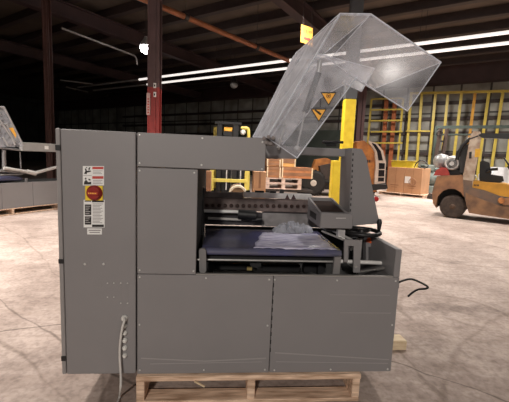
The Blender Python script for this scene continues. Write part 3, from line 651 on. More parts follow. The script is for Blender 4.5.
# wood block
p = FL(395, 350.5); a_ = FL(406, 350)
t = thing('wood_block', 'pale wood block end on the floor at the lower right of the machine', 'wood', V((p.x, p.y+.1, 0)))
mb = MB((p, V((math.cos(.03), math.sin(.03), 0)), V((-math.sin(.03), math.cos(.03), 0)), V((0, 0, 1)))); mb.box(-.35, .085, 0, .1, 0, .07, c=.004); obj('timber', mb, WOODP, t)
mb = MB((p, V((math.cos(.03), math.sin(.03), 0)), V((-math.sin(.03), math.cos(.03), 0)), V((0, 0, 1)))); mb.box(-.3, -.27, .03, .07, .0705, .13); obj('cleat', mb, WOODP, t)

# pallet under the machine
def pallet(lab, o, ex, ey, W, D, H, dm=WOOD, grp=None, nb=7, fine=False):
    t = thing('wooden_pallet', lab, 'pallet', V(o)); e = (V(o), V(ex), V(ey), V((0, 0, 1))); rr = random.Random(5)
    th = .03 if fine else .02
    for x in (0, W/2-.02, W-.042): obj('stringer', MB(e).box(x, x+.042, .003, D-.003, .0205, H-th-.0005, c=.003), dm, t)
    bw = D/nb*.72
    for i in range(nb):
        y = i*(D-bw)/(nb-1); j = rr.uniform(-.006, .006); obj('deck_board', MB(e).box(-.002+j, W+.002+j*.5, y, y+bw, H-th, H, c=.003), dm, t)
    for y in (0, D/2-.05, D-.1): obj('bottom_board', MB(e).box(0, W, y, y+.1, 0, .02, c=.003), dm, t)
    return t
pallet('raw wood pallet holding up the big grey machine', (0, -.02, 0), (1, 0, 0), (0, 1, 0), 1.2, 1.0, ZB-.001, fine=True)
# two cut blocks visible inside the pallet
tag(obj('wood_chip', MB((V((.30, -.03, ZB-.03)), V((.85, 0, -.5)).normalized(), V((0, 1, 0)), V((.5, 0, .85)).normalized())).box(0, .06, 0, .008, 0, .008), WOODP), 'pale splinter sticking off the front edge of the pallet under the machine', 'splinter')

# ============================================================ SECOND MACHINE at the left
a = FL(56, 209.5); b = FL(0, 216.5); ex = (a-b).normalized(); ey = V((-ex.y, ex.x, 0)); e2 = (a, ex, ey, V((0, 0, 1)))
def L2(px, py, dy=0):                                     # local x, z on the plane at local y = dy
    d = ray(px, py); o = a+ey*dy; tt = (o-C0).dot(ey)/d.dot(ey); p = C0+d*tt-a; return p.dot(ex), p.z
K = thing('packaging_machine', 'second grey packaging machine with blue belt cut off by the left edge', 'machine', V(a))
z1 = L2(30, 182)[1]; zp = L2(30, 206.3)[1]
for x0, x1 in ((-2.2, -1.1), (-1.095, -.5), (-.495, .6)): obj('lower_panel', MB(e2).box(x0, x1, 0, .02, zp, z1, c=.003), GREY, K)
obj('base_frame', MB(e2).box(-2.2, .6, .021, .9, zp, z1-.02), GAP, K)
bx = L2(26, 177)[0]; zb2 = L2(10, 178)[1]
obj('conveyor_belt', MB(e2).box(-2.1, bx, .1, .75, zb2-.07, zb2, c=.02), mat('dull_blue_belt', (.06, .06, .11), .4, noise=.2), K)
z0_, z1_ = L2(38, 151.5)[1], L2(38, 143)[1]; x20 = L2(24, 147)[0]; x54 = L2(56, 147)[0]
hb2 = obj('hood_beam', MB(e2).box(x20, x54+.1, .05, .15, z0_, z1_, c=.006), mat('light_grey_beam', (.33, .32, .31), .4, noise=.1), K)
xa = L2(46, 147)[0]; xb = L2(50, 147)[0]; obj('sticker', MB(e2).box(xa, xb, .046, .049, z0_+.05, z1_-.05), WHITE, hb2)
def seg(mb, p, q_, r, dy=0.1, n=8):
    A = L2(p[0], p[1], dy); B = L2(q_[0], q_[1], dy); mb.cyl((A[0], dy, A[1]), (B[0], dy, B[1]), r, n=n)
mb = MB(e2)
for p, q_, r in (((0, 170.5), (26, 172.5), .03), ((0, 175), (22, 174), .02), ((4, 150), (4, 172), .035), ((20, 152), (21, 170), .012), ((26, 178), (26, 182), .03), ((0, 148), (20, 150), .02)): seg(mb, p, q_, r)
obj('jaw_frame', mb, mat('mixed_steel', (.26, .25, .25), .4, .4, noise=.4), K)
mb = MB(e2); seg(mb, (27, 171.5), (36, 173.5), .045, .05); seg(mb, (33, 173.5), (57, 167), .035, .05); seg(mb, (4, 168), (28, 171.8), .03, .05); obj('swing_arm', mb, mat('pale_arm', (.5, .48, .46), .4, noise=.1), K)
hh = bpy.data.objects.new('hood', None); COL.objects.link(hh); hh.parent = K; hh.location = e2[0]+ex*-1+V((0, 0, 1.4))-wloc(K)
def sh2(name, px, dy, m):
    mb = MB(e2); mb.prism([(L2(x, y, dy)[0], dy, L2(x, y, dy)[1]) for x, y in px], (0, .008, 0)); return obj(name, mb, m, hh)
sh2('near_side_sheet', [(-30, 107), (4, 107), (23, 147), (-30, 147)], .06, ACR2)
mb = MB(e2)
for p, q_ in (((-20, 107), (4, 107)), ((4, 107), (23.5, 146)), ((0, 120), (15, 142)), ((7, 124), (15, 145)), ((0, 124.5), (7, 124)), ((3, 137), (8, 146))): seg(mb, p, q_, .018, .05)
obj('hood_edge', mb, mat('hood_rim', (.4, .4, .41), .4, .2), hh)
mb = MB(e2); mb.prism([(L2(x, y, .03)[0], .03, L2(x, y, .03)[1]) for x, y in ((9, 128), (13, 127.5), (16.5, 135), (15.5, 138), (13.5, 134))], (0, .004, 0)); obj('warning_triangle', mb, TRI, hh)
pallet('pallet under the second packaging machine at the left edge', V(a)+ex*-1.9+V((0, 0, 0)), ex, ey, 2.0, .9, zp-.001)

# ============================================================ FORKLIFT at the right
o3 = FL(451, 218.3); ex3 = (FL(509, 225)-o3).normalized(); ey3 = V((-ex3.y, ex3.x, 0)); e3 = (o3, ex3, ey3, V((0, 0, 1)))
def L3(px, py, dy=0):
    d = ray(px, py); o = o3+ey3*dy; tt = (o-C0).dot(ey3)/d.dot(ey3); p = C0+d*tt-o3; return (p.dot(ex3), dy, p.z)
def pr3(pts, dy, w, m=None): mb = m or MB(e3); mb.prism([L3(x, y, dy) for x, y in pts], (0, w, 0)); return mb
FK = thing('forklift', 'dirty orange forklift with gas tank and open cab at the right edge', 'forklift', o3)
wr = (L3(451, 206.6)[2]); 
def wheel(cx, dy, r, w, par, m=DUST):
    mb = MB(e3); mb.lathe((cx, dy, r), (cx, dy+w, r), [(0, r*.82), (.06, r*.93), (.18, r), (.82, r), (.94, r*.93), (1, r*.82)], 36)
    o = obj('wheel', mb, m, par)
    mb = MB(e3); mb.lathe((cx, dy-.012, r), (cx, dy+.05, r), [(0, r*.10), (.15, r*.22), (.3, r*.24), (.45, r*.42), (.8, r*.56), (1, r*.58)], 28); obj('hub', mb, mat('rusty_hub', (.11, .06, .035), .7, noise=.5), o); return o
W3 = 1.15
wheel(0, .02, wr, .24, FK); wheel(0, W3-.26, wr, .24, FK); wheel(1.75, .02, wr*1.12, .28, FK); wheel(1.75, W3-.3, wr*1.12, .28, FK)
mb = MB(e3); mb.box(-.36, .5, .28, W3-.28, .25, .85); obj('arch_dark_fill', mb, GAP, FK)  # black box added to darken the inside of the wheel arch
# counterweight with wheel arch
out = [(436, 176), (462, 175), (463, 190), (462.5, 199)]
arch = [(451+15*math.cos(t_), 204+15.5*math.sin(t_)) for t_ in [math.radians(a_) for a_ in (-25, -50, -75, -100, -125, -150, -180)]]
cw = [(434.5, 184), (437, 176), (462.5, 175), (464, 197)] + arch + [(436, 208), (432.8, 203), (432, 193)]
obj('counterweight', pr3(cw, 0, W3), FKO, FK)
mb = MB(e3); c_ = L3(436, 180, .15); 
obj('engine_hood', pr3([(472.5, 181), (506, 184), (512, 186), (512, 198), (500, 196), (484, 190), (472.5, 187.5)], .03, W3-.06), FKY, FK)
obj('chassis', pr3([(463, 179.5), (472.3, 181), (472.3, 187.7), (484, 190.2), (500, 196.2), (530, 200), (530, 220), (508, 217.5), (470, 211.5), (466, 203), (464.2, 196)], .0, W3), FKG, FK)
obj('side_skirt', pr3([(465.5, 192.5), (478, 198), (500, 206), (530, 209), (530, 222), (508, 219), (469, 213), (466, 205)], -.03, .025), mat('skirt_brown', (.30, .16, .08), .7, scale=4, second=(.14, .08, .05)), FK)
obj('fender', pr3([(500, 199), (530, 196), (530, 205), (503, 205.5)], -.035, .03), FKO, FK)
obj('reflector', (lambda mb: mb.lathe(L3(501.5, 200.5, -.05), L3(501.5, 200.5, .0), [(0, .06), (1, .075)], 16) or mb)(MB(e3)), ORV, FK)
mb = MB(e3)
for dx in (0, 1.5, 3, 4.2): pr3([(474+dx, 184.4), (474.9+dx, 184.4), (474.5+dx, 186.2), (473.6+dx, 186.2)], .026, .003, mb)
obj('badge_lettering', mb, INK, FK)
pil = obj('rear_pillar', pr3([(460.5, 190), (471.8, 190), (481.3, 137), (480.2, 131.5), (473.5, 131), (470.5, 135)], .02, .1), FKB, FK)
obj('rear_pillar', pr3([(460.5, 190), (470.8, 190), (480.3, 137), (479.2, 131.5), (473.5, 131), (470.5, 135)], W3-.14, .1), FKB, FK)
obj('pillar_slot', pr3([(469.2, 152), (471.8, 151.6), (471.4, 158.5), (469, 158.5)], .015, .004), INK, pil)
obj('warning_label', pr3([(475.2, 149), (481, 148.4), (479.8, 157), (474.6, 157.2)], .015, .004), mat('yellow_decal', (.7, .38, .03), .5, noise=.2), pil)
mb = MB(e3); pr3([(478, 135), (482, 133), (530, 134.5), (530, 140), (482, 137.8)], .0, .07, mb); pr3([(478, 135), (482, 133), (530, 134.5), (530, 140), (482, 137.8)], W3-.1, .07, mb)
A = L3(484, 135); B = L3(530, 136)
for i in range(7): x = A[0]+(B[0]-A[0])*i/6; mb.box(x-.03, x+.03, .071, W3-.101, A[2]-.02, A[2]+.03)
obj('overhead_guard', mb, BLK, FK)
for dy in (.06, W3-.1): mb = MB(e3); mb.tube([L3(*p, dy) for p in ((457, 160), (458.5, 153), (462.5, 146), (469, 139.5), (478, 136))], .045, 10); obj('guard_strut', mb, BLK, FK)
mb = MB(e3); pr3([(461.5, 151), (465, 146), (470, 142), (468, 154), (464, 173), (460, 173), (459.5, 160)], .12, W3-.24, mb); obj('rear_panel', mb, mat('dark_rear', (.03, .03, .03), .5), FK)
# gas tank lies across the back
tk = MB(e3); c1 = L3(452, 163.5, .15); tk.lathe((c1[0], .15, c1[2]), (c1[0], .95, c1[2]), [(0, .06), (.03, .13), (.08, .18), (.15, .2), (.85, .2), (.95, .16), (1, .06)], 30)
tko = obj('gas_tank', tk, TANK, FK)
mb = MB(e3); mb.torus((c1[0], .14, c1[2]), (0, 1, 0), .14, .02, 28, 8); mb.cyl((c1[0], .1, c1[2]), (c1[0], .16, c1[2]), .06, n=18); obj('tank_collar', mb, mat('tank_collar', (.6, .59, .57), .4, .2), tko)
mb = MB(e3); mb.torus((c1[0], .1, c1[2]), (0, 1, 0), .065, .008, 20, 6); obj('tank_valve', mb, INK, tko)
c2 = L3(440.5, 161, .3); mb = MB(e3); mb.lathe((c2[0], .3, c2[2]), (c2[0], 1.0, c2[2]), [(0, .05), (.05, .15), (.12, .19), (.9, .19), (1, .05)], 28); obj('gas_tank', mb, TANK, FK)
obj('red_cover', pr3([(433.5, 175.5), (436, 170.5), (441, 167.3), (447, 168), (450, 175.3)], .1, .7), mat('red_cover', (.4, .05, .04), .5, noise=.2), FK)
obj('tank_bracket', pr3([(448, 170), (459, 170), (461, 174.9), (446, 174.9)], .2, .6), BLK, FK)
# seat, steering
seat = MB(e3); pr3([(480, 161.5), (484, 160.6), (489, 162.5), (491.5, 173), (489, 178), (479, 177)], .3, .5, seat); pr3([(479, 177.2), (490, 174.5), (503, 176.5), (504, 181), (500, 182.8), (479.5, 181.5)], .28, .54, seat); obj('seat', seat, BLK, FK)
mb = MB(e3); mb.tube([L3(*p, .25) for p in ((486, 172), (492, 169.5), (498, 169))], .035, 8); mb.tube([L3(*p, .45) for p in ((530, 185), (515, 175), (508, 166))], .03, 8); obj('control_lever', mb, BLK, FK)
mb = MB(e3); mb.torus(L3(508, 164, .5), (.8, 0, .5), .17, .016, 26, 8); obj('steering_wheel', mb, BLK, FK)
mb = MB(e3); mb.tube([L3(*p, .1) for p in ((471, 182), (472.5, 176), (476, 175.5), (478, 180))], .012, 8); obj('grab_handle', mb, TANK, FK)
mb = MB(e3)
for dy in (.2, .75): mb.box(2.3, 2.42, dy, dy+.1, .1, 2.6)
mb.box(2.3, 2.42, .301, .749, .3, .4); mb.box(2.3, 2.42, .301, .749, 2.4, 2.5); obj('mast', mb, DARKST, FK)
mb = MB(e3); mb.box(2.43, 3.4, .25, .35, .06, .1); mb.box(2.43, 3.4, .7, .8, .06, .1); obj('fork', mb, DARKST, FK)
# white bin behind the cab
p = FL(506, 202); mb = MB((p+V((2.4, 2.6, 0)), r0, V((-r0.y, r0.x, 0)), V((0, 0, 1)))); mb.prism([(-.9, 0, 0), (1.2, 0, 0), (1.3, 0, 1.35), (-.75, 0, 1.35), (-1.05, 0, .95)], (0, .9, 0))
tag(obj('bin', mb, mat('white_bin', (.8, .82, .85), .5, noise=.1)), 'pale white bin behind the cab of the orange forklift', 'bin')

# ============================================================ FAR OBJECTS
# cartons on a pallet
pa, pb = FL(386, 194.5), FL(420.5, 198); ex4 = (pb-pa).normalized(); ey4 = V((-ex4.y, ex4.x, 0)); Wc = (pb-pa).length
pallet('pallet under the two big brown cartons', V(pa)-ex4*.25-ey4*.15, ex4, ey4, Wc+.4, 1.3, .13)
Hc = AY(403, 167.5, (pa.y+pb.y)/2).z
for x0, x1, lab, sl in ((0, Wc*.5-.01, 'left one of two big brown cartons on a pallet under the yellow tub', 0), (Wc*.5, Wc-.02, 'right one of two big brown cartons on a pallet, white label at its edge', 1)):
    e4 = (V(pa), ex4, ey4, V((0, 0, 1))); t = thing('cardboard_carton', lab, 'box', V(pa)+ex4*(x0+x1)/2+V((0, 0, .13)), 'big cartons on the pallet')
    body = obj('carton_body', MB(e4).box(x0, x1, 0, 1.05, .131, Hc, c=.01), CARD, t)
    mb = MB(e4); mb.box((x0+x1)/2-.006, (x0+x1)/2+.006, -.003, -.0005, .14, Hc-.02); mb.box(x0+.15, x1-.2, -.003, -.0005, .42, .45); mb.box(x0+.2, x1-.25, -.003, -.0005, .34, .36)
    obj('printing', mb, CARDD, t)
    if sl:
        obj('white_label', MB(e4).box(x0+.02, x0+.24, -.006, -.001, Hc-.62, Hc-.35), WHITE, t)
        mb = MB(e4); mb.torus((x1-.35, -.004, Hc-.55), (0, 1, 0), .13, .014, 20, 6); obj('recycling_print', mb, CARDD, t)
e4 = (V(pa)+V((0, 0, Hc+.001)), ex4, ey4, V((0, 0, 1)))
t = thing('yellow_tub', 'yellow plastic tub lying on top of the big cartons', 'tub', V(pa)+ex4*.5+V((0, 0, Hc)))
mb = MB(e4); mb.prism([(.1, .1, 0), (.92, .1, 0), (.96, .1, .22), (.9, .1, .25), (.2, .1, .25), (.06, .1, .2)], (0, .45, 0)); obj('tub_body', mb, mat('bright_yellow', (.75, .68, .05), .4, noise=.1), t)
mb = MB(e4); mb.box(.04, .98, .07, .58, .251, .28, c=.008); obj('rim', mb, YGR, t)
pts = [V((x, .2+.05*math.sin(i), z)) for i, (x, z) in enumerate(((.98, .02), (1.02, .18), (1.15, .3), (1.35, .27), (1.5, .12), (1.42, .02), (1.2, .03), (1.1, .12)))]
mb = MB(e4); mb.tube(smooth(pts, 4), .022, 8); tag(obj('hose', mb, BLK), 'black hose coiled on the right carton beside the yellow tub', 'hose')
# clutter between cartons and forklift
def at(px, py, n): p = FL(px, py); return p
t0 = FL(428, 196); t = thing('compressor', 'dull green machine half hidden between cartons and orange forklift', 'machine', t0)
e5 = (t0, r0, V((-r0.y, r0.x, 0)), V((0, 0, 1)))
mb = MB(e5); mb.lathe((-.25, .5, .75), (.75, .5, .75), [(0, .1), (.1, .3), (.9, .3), (1, .1)], 20); obj('air_tank', mb, TEAL, t)
mb = MB(e5); mb.box(-.3, .75, .2, .8, .12, .42, c=.02); mb.box(-.1, .3, .25, .75, 1.06, 1.32, c=.03); mb.box(.35, .7, .3, .7, 1.06, 1.2, c=.03); obj('motor_housing', mb, TEAL, t)
mb = MB(e5)
for x in (-.2, .6): mb.box(x, x+.08, .25, .75, 0, .119)
obj('skid', mb, DARKST, t)
for (px, py, w, h, m, lab) in ((434, 199.5, .14, .2, DARKST, 'small dark scrap lump on the floor left of the orange forklift wheel'),):
    p = FL(px, py); mb = MB((p, r0, V((-r0.y, r0.x, 0)), V((0, 0, 1)))); mb.prism([(-w, 0, 0), (w, 0, 0), (w*.8, 0, h), (.1, 0, h*.6), (-w*.5, 0, h*1.1), (-w*.9, 0, h*.5)], (0, .3, 0)); tag(obj('scrap_piece', mb, m), lab, 'scrap')
p = FL(433, 193); e6 = (p, r0, V((-r0.y, r0.x, 0)), V((0, 0, 1))); t = thing('lift_mast', 'tall brown steel mast leaning behind the gas tanks', 'mast', p)
hm = AY(436, 128, p.y).z
for x in (-.18, .12): obj('mast_rail', (lambda mb: mb.prism([(x, 0, .0), (x+.12, 0, 0), (x+.32, 0, hm), (x+.2, 0, hm)], (0, .14, 0)))(MB(e6)), mat('mast_brown', (.1, .07, .06), .5, noise=.4), t)
mb = MB(e6)
for z in (.5, 1.5, 2.4): dx = z/hm*.2; mb.box(-.06+dx, .12+dx-.001, .04, .1, z, z+.08)
obj('cross_bar', mb, DARKST, t)
p_ = AY(431, 131.5, p.y-.3); mb = MB(e6); mb.torus(V((-.05, -.1, hm-.25)), (0, 1, 0), .12, .03, 20, 8); obj('pulley', mb, DARKST, t)

NR = 21.6
def W(px, py, n=NR): p = AN(px, py, n); return p
# racks against the wall (planes of the hall)
def fl_under(p): return V((p.x, p.y, 0))
def rail(mb, p, q_, r): mb.cyl(p, q_, r, n=6)
def bar(mb, p, q_, w, d):                                 # square bar between two points
    p, q_ = V(p), V(q_); ax = (q_-p).normalized(); s_ = N if abs(ax.dot(N)) < .9 else F; t_ = ax.cross(s_).normalized(); s2 = t_.cross(ax)
    mb.prism([p-t_*w-s2*d, p+t_*w-s2*d, p+t_*w+s2*d, p-t_*w+s2*d], q_-p)
tops = [(411.3, 94), (422, 93.7), (435.7, 93.2), (448, 93), (461.7, 92.6), (475.3, 92.2), (489, 91.9), (503, 91.6)]
bots = [(405.8, 164), (417, 164), (429, 164), (441.4, 164), (453, 164), (466, 164), (479, 164), (492, 164)]
base = W(440, 150); t = thing('storage_rack', 'wide tall yellow rack frame against the right part of the back wall', 'rack', fl_under(base))
for i, (a_, b_) in enumerate(zip(tops, bots)):
    P = W(*a_); Q = W(*b_); d = P-Q; Q0 = P - d*(P.z/d.z); obj('post', (lambda mb: bar(mb, Q0, P, .065, .05) or mb)(MB()), FKY if i == 5 else YGR, t)
obj('post', (lambda mb: bar(mb, fl_under(W(516, 92)), W(516, 91.4), .065, .05) or mb)(MB()), YGR, t)
mb = MB(); bar(mb, W(410, 93.4, NR-.12), W(520, 90.8, NR-.12), .06, .04); obj('top_rail', mb, YGR, t)
for y0, y1, x0, x1 in ((131, 131.2, 406, 430),):
    mb = MB(); bar(mb, W(x0, y0, NR-.12), W(x1, y1, NR-.12), .04, .04); obj('rail', mb, YGR, t)
base = W(386, 150); t = thing('storage_rack', 'small yellow rack frame with orange uprights right of the yellow column', 'rack', fl_under(base))
for a_, b_ in (((371.5, 99.5), (368, 141)), ((403.3, 98.6), (398.5, 153))):
    P = W(*a_); Q = W(*b_); d = P-Q; obj('post', (lambda mb: bar(mb, P-d*(P.z/d.z), P, .05, .05) or mb)(MB()), YGR, t)
for y in (99.2, 110, 120.8, 131.8, 143):
    mb = MB(); bar(mb, W(371, y, NR-.12), W(402.5, y-.9+(y-99)*.02, NR-.12), .04, .04); obj('rail', mb, YGR, t)
for i, (a_, b_) in enumerate((((386.6, 100), (383.5, 150)), ((395.2, 100), (391.2, 152)))):
    P = W(*a_, NR+.35); Q = W(*b_, NR+.35); d = P-Q
    o = obj('orange_upright', (lambda mb: bar(mb, P-d*(P.z/d.z), P, .11, .07) or mb)(MB()), mat('rack_orange', (.42, .12, .04), .6, noise=.3), t)

GB = mat('green_beam_paint', (.045, .065, .055), .5, noise=.3)
NG = 19.5; P = W(437, 127, NG); t = thing('steel_gantry', 'long dark green steel beams running high behind the orange forklift', 'gantry', fl_under(P))
for y0, y1 in ((127.3, 126.6), (134.6, 134.4)):
    mb = MB(); bar(mb, W(437, y0, NG), W(530, y1, NG), .07 if y0 < 130 else .04, .05); obj('cross_beam', mb, GB, t)
for x in (437, 529):
    P = W(x, 126, NG+.2); mb = MB(); bar(mb, fl_under(P), P, .07, .07); obj('post', mb, GB, t)

# yellow forklift seen past the top cover
Y7 = 10.4
p = AY(230, 150, Y7); p.z = 0
t = thing('forklift', 'yellow and black forklift seen from the front behind the grey top cover', 'forklift', p)
def A7(x, y, d=0): return AY(x, y, Y7+d)
def bx7(name, x0, x1, y0, y1, m, d=0, dep=.1, c=.01): return obj(name, sbox(x0, x1, y0, y1, Y7+d, dep, c=c), m, t)
zf = FL(230, 195).z
for x0, x1 in ((217.5, 222.5), (233, 238.5)): 
    A_ = A7(x0, 124); B_ = A7(x1, 124); obj('mast_rail', MB().box(A_.x, B_.x, Y7-.3, Y7-.18, .05, A_.z, c=.01), BLK, t)
bx7('mast_crosshead', 214.5, 241.5, 121.8, 124.4, BLK, -.32, .2)
bx7('data_plate', 224, 232.5, 127, 131.2, TRI, -.25, .05)
bx7('mast_crossbar', 223, 233, 131.5, 136, BLK, -.25, .05)
mb = MB(); mb.tube([A7(214.3, 188), A7(214.6, 150), A7(215.2, 127)], .055, 10); obj('guard_pillar', mb, mat('forklift_lime', (.72, .58, .12), .45, noise=.1), t)
mb = MB(); mb.tube(smooth([A7(248, 190), A7(248.3, 150), A7(248.5, 132), A7(246.5, 128.2), A7(241, 128.2)], 4), .06, 10); obj('guard_pillar', mb, mat('forklift_lime'), t) if False else obj('guard_pillar', mb, MC['forklift_lime'], t)
c = A7(243, 132, -.1); mb = MB(); mb.lathe(c, c+V((0, .12, 0)), [(0, .06), (1, .1)], 16); obj('headlamp', mb, WHITE, t)
bx7('carriage_bar', 211, 247, 179, 182.4, MC['forklift_lime'], -.45, .1)
bx7('carriage_post', 209.3, 213.6, 170, 190.5, MC['forklift_lime'], -.44, .08)
bx7('carriage_post', 244.5, 248.6, 170, 190.5, MC['forklift_lime'], -.44, .08)
bx7('body', 212, 247, 168, 193, BLK, .1, 1.4)
for x in (218, 226, 231, 240): bx7('mast_chain', x, x+1.2, 158, 190, SEAL, -.17, .03, 0)
for x0, x1 in ((209, 214), (243, 249)):
    c = A7((x0+x1)/2, 186); mb = MB(); mb.lathe((A7(x0, 186).x, Y7+.3, .33), (A7(x1, 186).x, Y7+.3, .33), [(0, .28), (.1, .33), (.9, .33), (1, .28)], 28); obj('wheel', mb, RUB, t)
for x in (220, 238): A_ = A7(x, 190); obj('fork', MB().box(A_.x-.06, A_.x+.06, Y7-1.5, Y7-.45, .03, .08), DARKST, t)
# brown core roll
c = AY(237.5, 194, 6.5)
p = AY(237.5, 196, 6.2); zc_ = p.z
mb = MB(); c = AY(237.8, 194.5, 6.2)
rr_ = (AY(246.5, 194, 6.2).x-AY(229.3, 194, 6.2).x)/2
cz = c.z
mb.lathe((c.x, 6.2, cz), (c.x, 6.9, cz), [(0, rr_*.94), (.02, rr_), (.98, rr_), (1, rr_*.94)], 40)
t = thing('cable_drum', 'brown round drum with cream rim behind the sealing bar', 'drum', V((c.x, 6.5, 0)))
obj('drum_barrel', mb, mat('drum_brown', (.2, .12, .06), .7, noise=.3), t)
mb = MB(); mb.torus((c.x, 6.19, cz), (0, 1, 0), rr_*.96, .03, 40, 8); obj('drum_rim', mb, mat('cream_rim', (.75, .66, .5), .6), t)
mb = MB(); mb.box(c.x-.25, c.x+.25, 6.25, 6.85, 0, cz-rr_*.93); obj('cradle', mb, DARKST, t)

def stackbox(name, x0, x1, y0, y1, Y, dep, m, lab, cat, grp=None, floor_=True):
    a_ = AY(x0, (y0+y1)/2, Y); b_ = AY(x1, (y0+y1)/2, Y); zt = AY((x0+x1)/2, y0, Y).z; zb = 0 if floor_ else AY((x0+x1)/2, y1, Y).z
    t = thing(name, lab, cat, V(((a_.x+b_.x)/2, Y+dep/2, zb)), grp)
    obj('box_body', MB().box(a_.x, b_.x, Y, Y+dep, zb, zt, c=.01), m, t)
    obj('tape', MB().box((a_.x+b_.x)/2-.03, (a_.x+b_.x)/2+.03, Y-.003, Y-.0005, (zb+zt)/2, zt-.01), CARDD, t)
    return zt
stackbox('cardboard_box', 253.5, 266, 171.5, 190, 8.0, .5, CARD, 'tan cardboard box just below the right end of the grey top cover', 'box')
stackbox('cardboard_box', 198, 211, 171, 183, 8.2, .4, CARDD, 'brown cardboard box left of the yellow forklift, in the gap of the machine', 'box')
# crate stack
Yc = 9.6
def crate(x0, x1, y0, y1, m, dep, lab, strips=3):
    a_ = AY(x0, (y0+y1)/2, Yc); b_ = AY(x1, (y0+y1)/2, Yc); zt = AY(289, y0, Yc).z-.002; zb = AY(289, y1, Yc).z+.002; a_.x += .006; b_.x -= .006
    t = thing('wooden_crate', lab, 'crate', V(((a_.x+b_.x)/2, Yc+dep/2, zb)))
    obj('crate_body', MB().box(a_.x, b_.x, Yc, Yc+dep, zb, zt-.002, c=.008), m, t)
    mb = MB()
    for i in range(strips): z = zb+(zt-zb)*(i+.45)/strips; mb.box(a_.x+.03, b_.x-.03, Yc-.006, Yc-.001, z, z+(zt-zb)*.28/strips*2)
    obj('gap_strip', mb, CARDD, t)
    for x in (a_.x+.005, b_.x-.045): obj('corner_batten', MB().box(x, x+.04, Yc-.016, Yc-.007, zb+.005, zt-.01), WOODP, t)
    return t
zt0 = AY(290, 178.2, Yc).z
LW = (AY(266, 178, Yc).x, AY(312, 178, Yc).x)
crate(266.5, 281, 167.4, 178.2, mat('orange_brown_crate', (.38, .17, .07), .7, noise=.3), .9, 'brown slatted crate at the left end of the far stack, lower one', 2)
crate(266.5, 281, 159.5, 167.3, MC['orange_brown_crate'], .9, 'brown slatted crate at the left end of the far stack, topmost', 2)
crate(281.5, 296, 158.8, 167, mat('light_orange_carton', (.72, .38, .12), .7, noise=.15), .9, 'light orange crate on the long boards of the far stack', 1)
crate(281.5, 313, 167.1, 178.2, mat('orange_boards', (.55, .22, .09), .7, noise=.3, scale=5), .9, 'long orange board crate in the far stack beside the tyre', 2)
for yy0, yy1, lab in ((178.3, 183.6, 'upper pale pallet under the far crate stack'), (183.7, 189.5, 'lower pale pallet under the far crate stack')):
    z0_ = AY(289, yy1, Yc).z+.002; z1_ = AY(289, yy0, Yc).z-.004
    a_ = (LW[0]+.05, Yc-.02, z0_)
    t = thing('pale_pallet', lab, 'pallet', V((LW[0]+.6, Yc+.4, z0_)))
    for x in (0, .52, 1.06): obj('stringer', MB().box(LW[0]+x, LW[0]+x+.12, Yc-.01, Yc+.9, z0_+.025, z1_-.03), mat('pale_pink_wood', (.66, .5, .42), .7, noise=.2), t)
    obj('deck', MB().box(LW[0], LW[0]+1.18, Yc-.02, Yc+.92, z1_-.029, z1_-.001), MC['pale_pink_wood'], t); obj('bottom_deck', MB().box(LW[0], LW[0]+1.18, Yc-.02, Yc+.92, z0_, z0_+.024), MC['pale_pink_wood'], t)
zb = AY(289, 189.6, Yc).z
t = thing('trolley', 'low dark trolley carrying the far crate stack', 'trolley', V((LW[0]+.6, Yc+.4, 0)))
obj('platform', MB().box(LW[0]-.05, LW[1]+.05, Yc, Yc+.9, zb-.08, zb-.002), DARKST, t)
for x in (LW[0]+.1, LW[1]-.2):
    for y in (Yc+.08, Yc+.75): mb = MB(); mb.cyl((x, y-.03, (zb-.08)/2), (x, y+.03, (zb-.08)/2), (zb-.082)/2, n=20); obj('wheel', mb, RUB, t)

# orange loader behind the tower
Y8 = 10.9
def S8(pts, Y, d, mb=None): return prismY(pts, Y, d, mb)
pz = AY(345, 180, Y8); t = thing('wheel_loader', 'orange wheeled loader partly hidden behind the grey tower', 'vehicle', V((pz.x, Y8+.8, 0)))
c = AY(313.5, 184, Y8); r8 = c.z if 0 else .42
c.z = r8+.002
c = AY(313.5, 184.3, Y8); r8 = (AY(325, 184, Y8).x-AY(302.5, 184, Y8).x)/2*1.13
cz_ = r8
def whl(x, y, nm):
    mb = MB(); mb.lathe((x, y, cz_), (x, y+.34, cz_), [(0, r8*.8), (.08, r8*.95), (.2, r8), (.8, r8), (.92, r8*.95), (1, r8*.8)], 32)
    for i in range(22):
        an = 2*math.pi*i/22; k_ = V((x+math.cos(an)*r8*.99, y+.02, cz_+math.sin(an)*r8*.99)); mb.cyl(k_, k_+V((0, .15, 0)), .03, n=5)
    o = obj('wheel', mb, RUB, t)
    mb = MB(); mb.lathe((x, y-.02, cz_), (x, y+.05, cz_), [(0, r8*.15), (.3, r8*.25), (.5, r8*.45), (1, r8*.5)], 24); obj('hub', mb, mat('dusty_hub', (.6, .52, .45), .7, noise=.3), o)
whl(c.x, Y8, 'wheel'); whl(AY(370, 184, Y8).x, Y8+.25, 'wheel'); whl(c.x, Y8+1.5, 'wheel')
obj('loader_arm', S8([(312, 171), (316, 159.5), (327, 158), (331, 160), (331, 168), (322, 167), (317, 174), (312, 178)], Y8+.35, .3), ORV, t)
obj('fender', S8([(320, 166), (334, 163), (345, 163), (345, 176), (326, 180), (321, 174)], Y8+.1, .9), mat('dark_engine', (.05, .035, .03), .6, noise=.4), t)
obj('frame', S8([(310, 183), (386, 183), (386, 189.5), (310, 189.5)], Y8+.4, 1.0), DARKST, t)
obj('cab_side', S8([(357, 142), (364, 140.5), (375, 149), (378.5, 158), (376.5, 192), (362, 192), (357, 186)], Y8-.1, 1.2), ORV, t)
cabf = obj('cab_frame', S8([(368, 140.5), (377, 143.5), (383, 150.5), (386, 162), (385, 183), (374.5, 184), (376, 165), (375, 152)], Y8-.2, .08), mat('pale_cab_frame', (.62, .5, .42), .5, noise=.2), t)
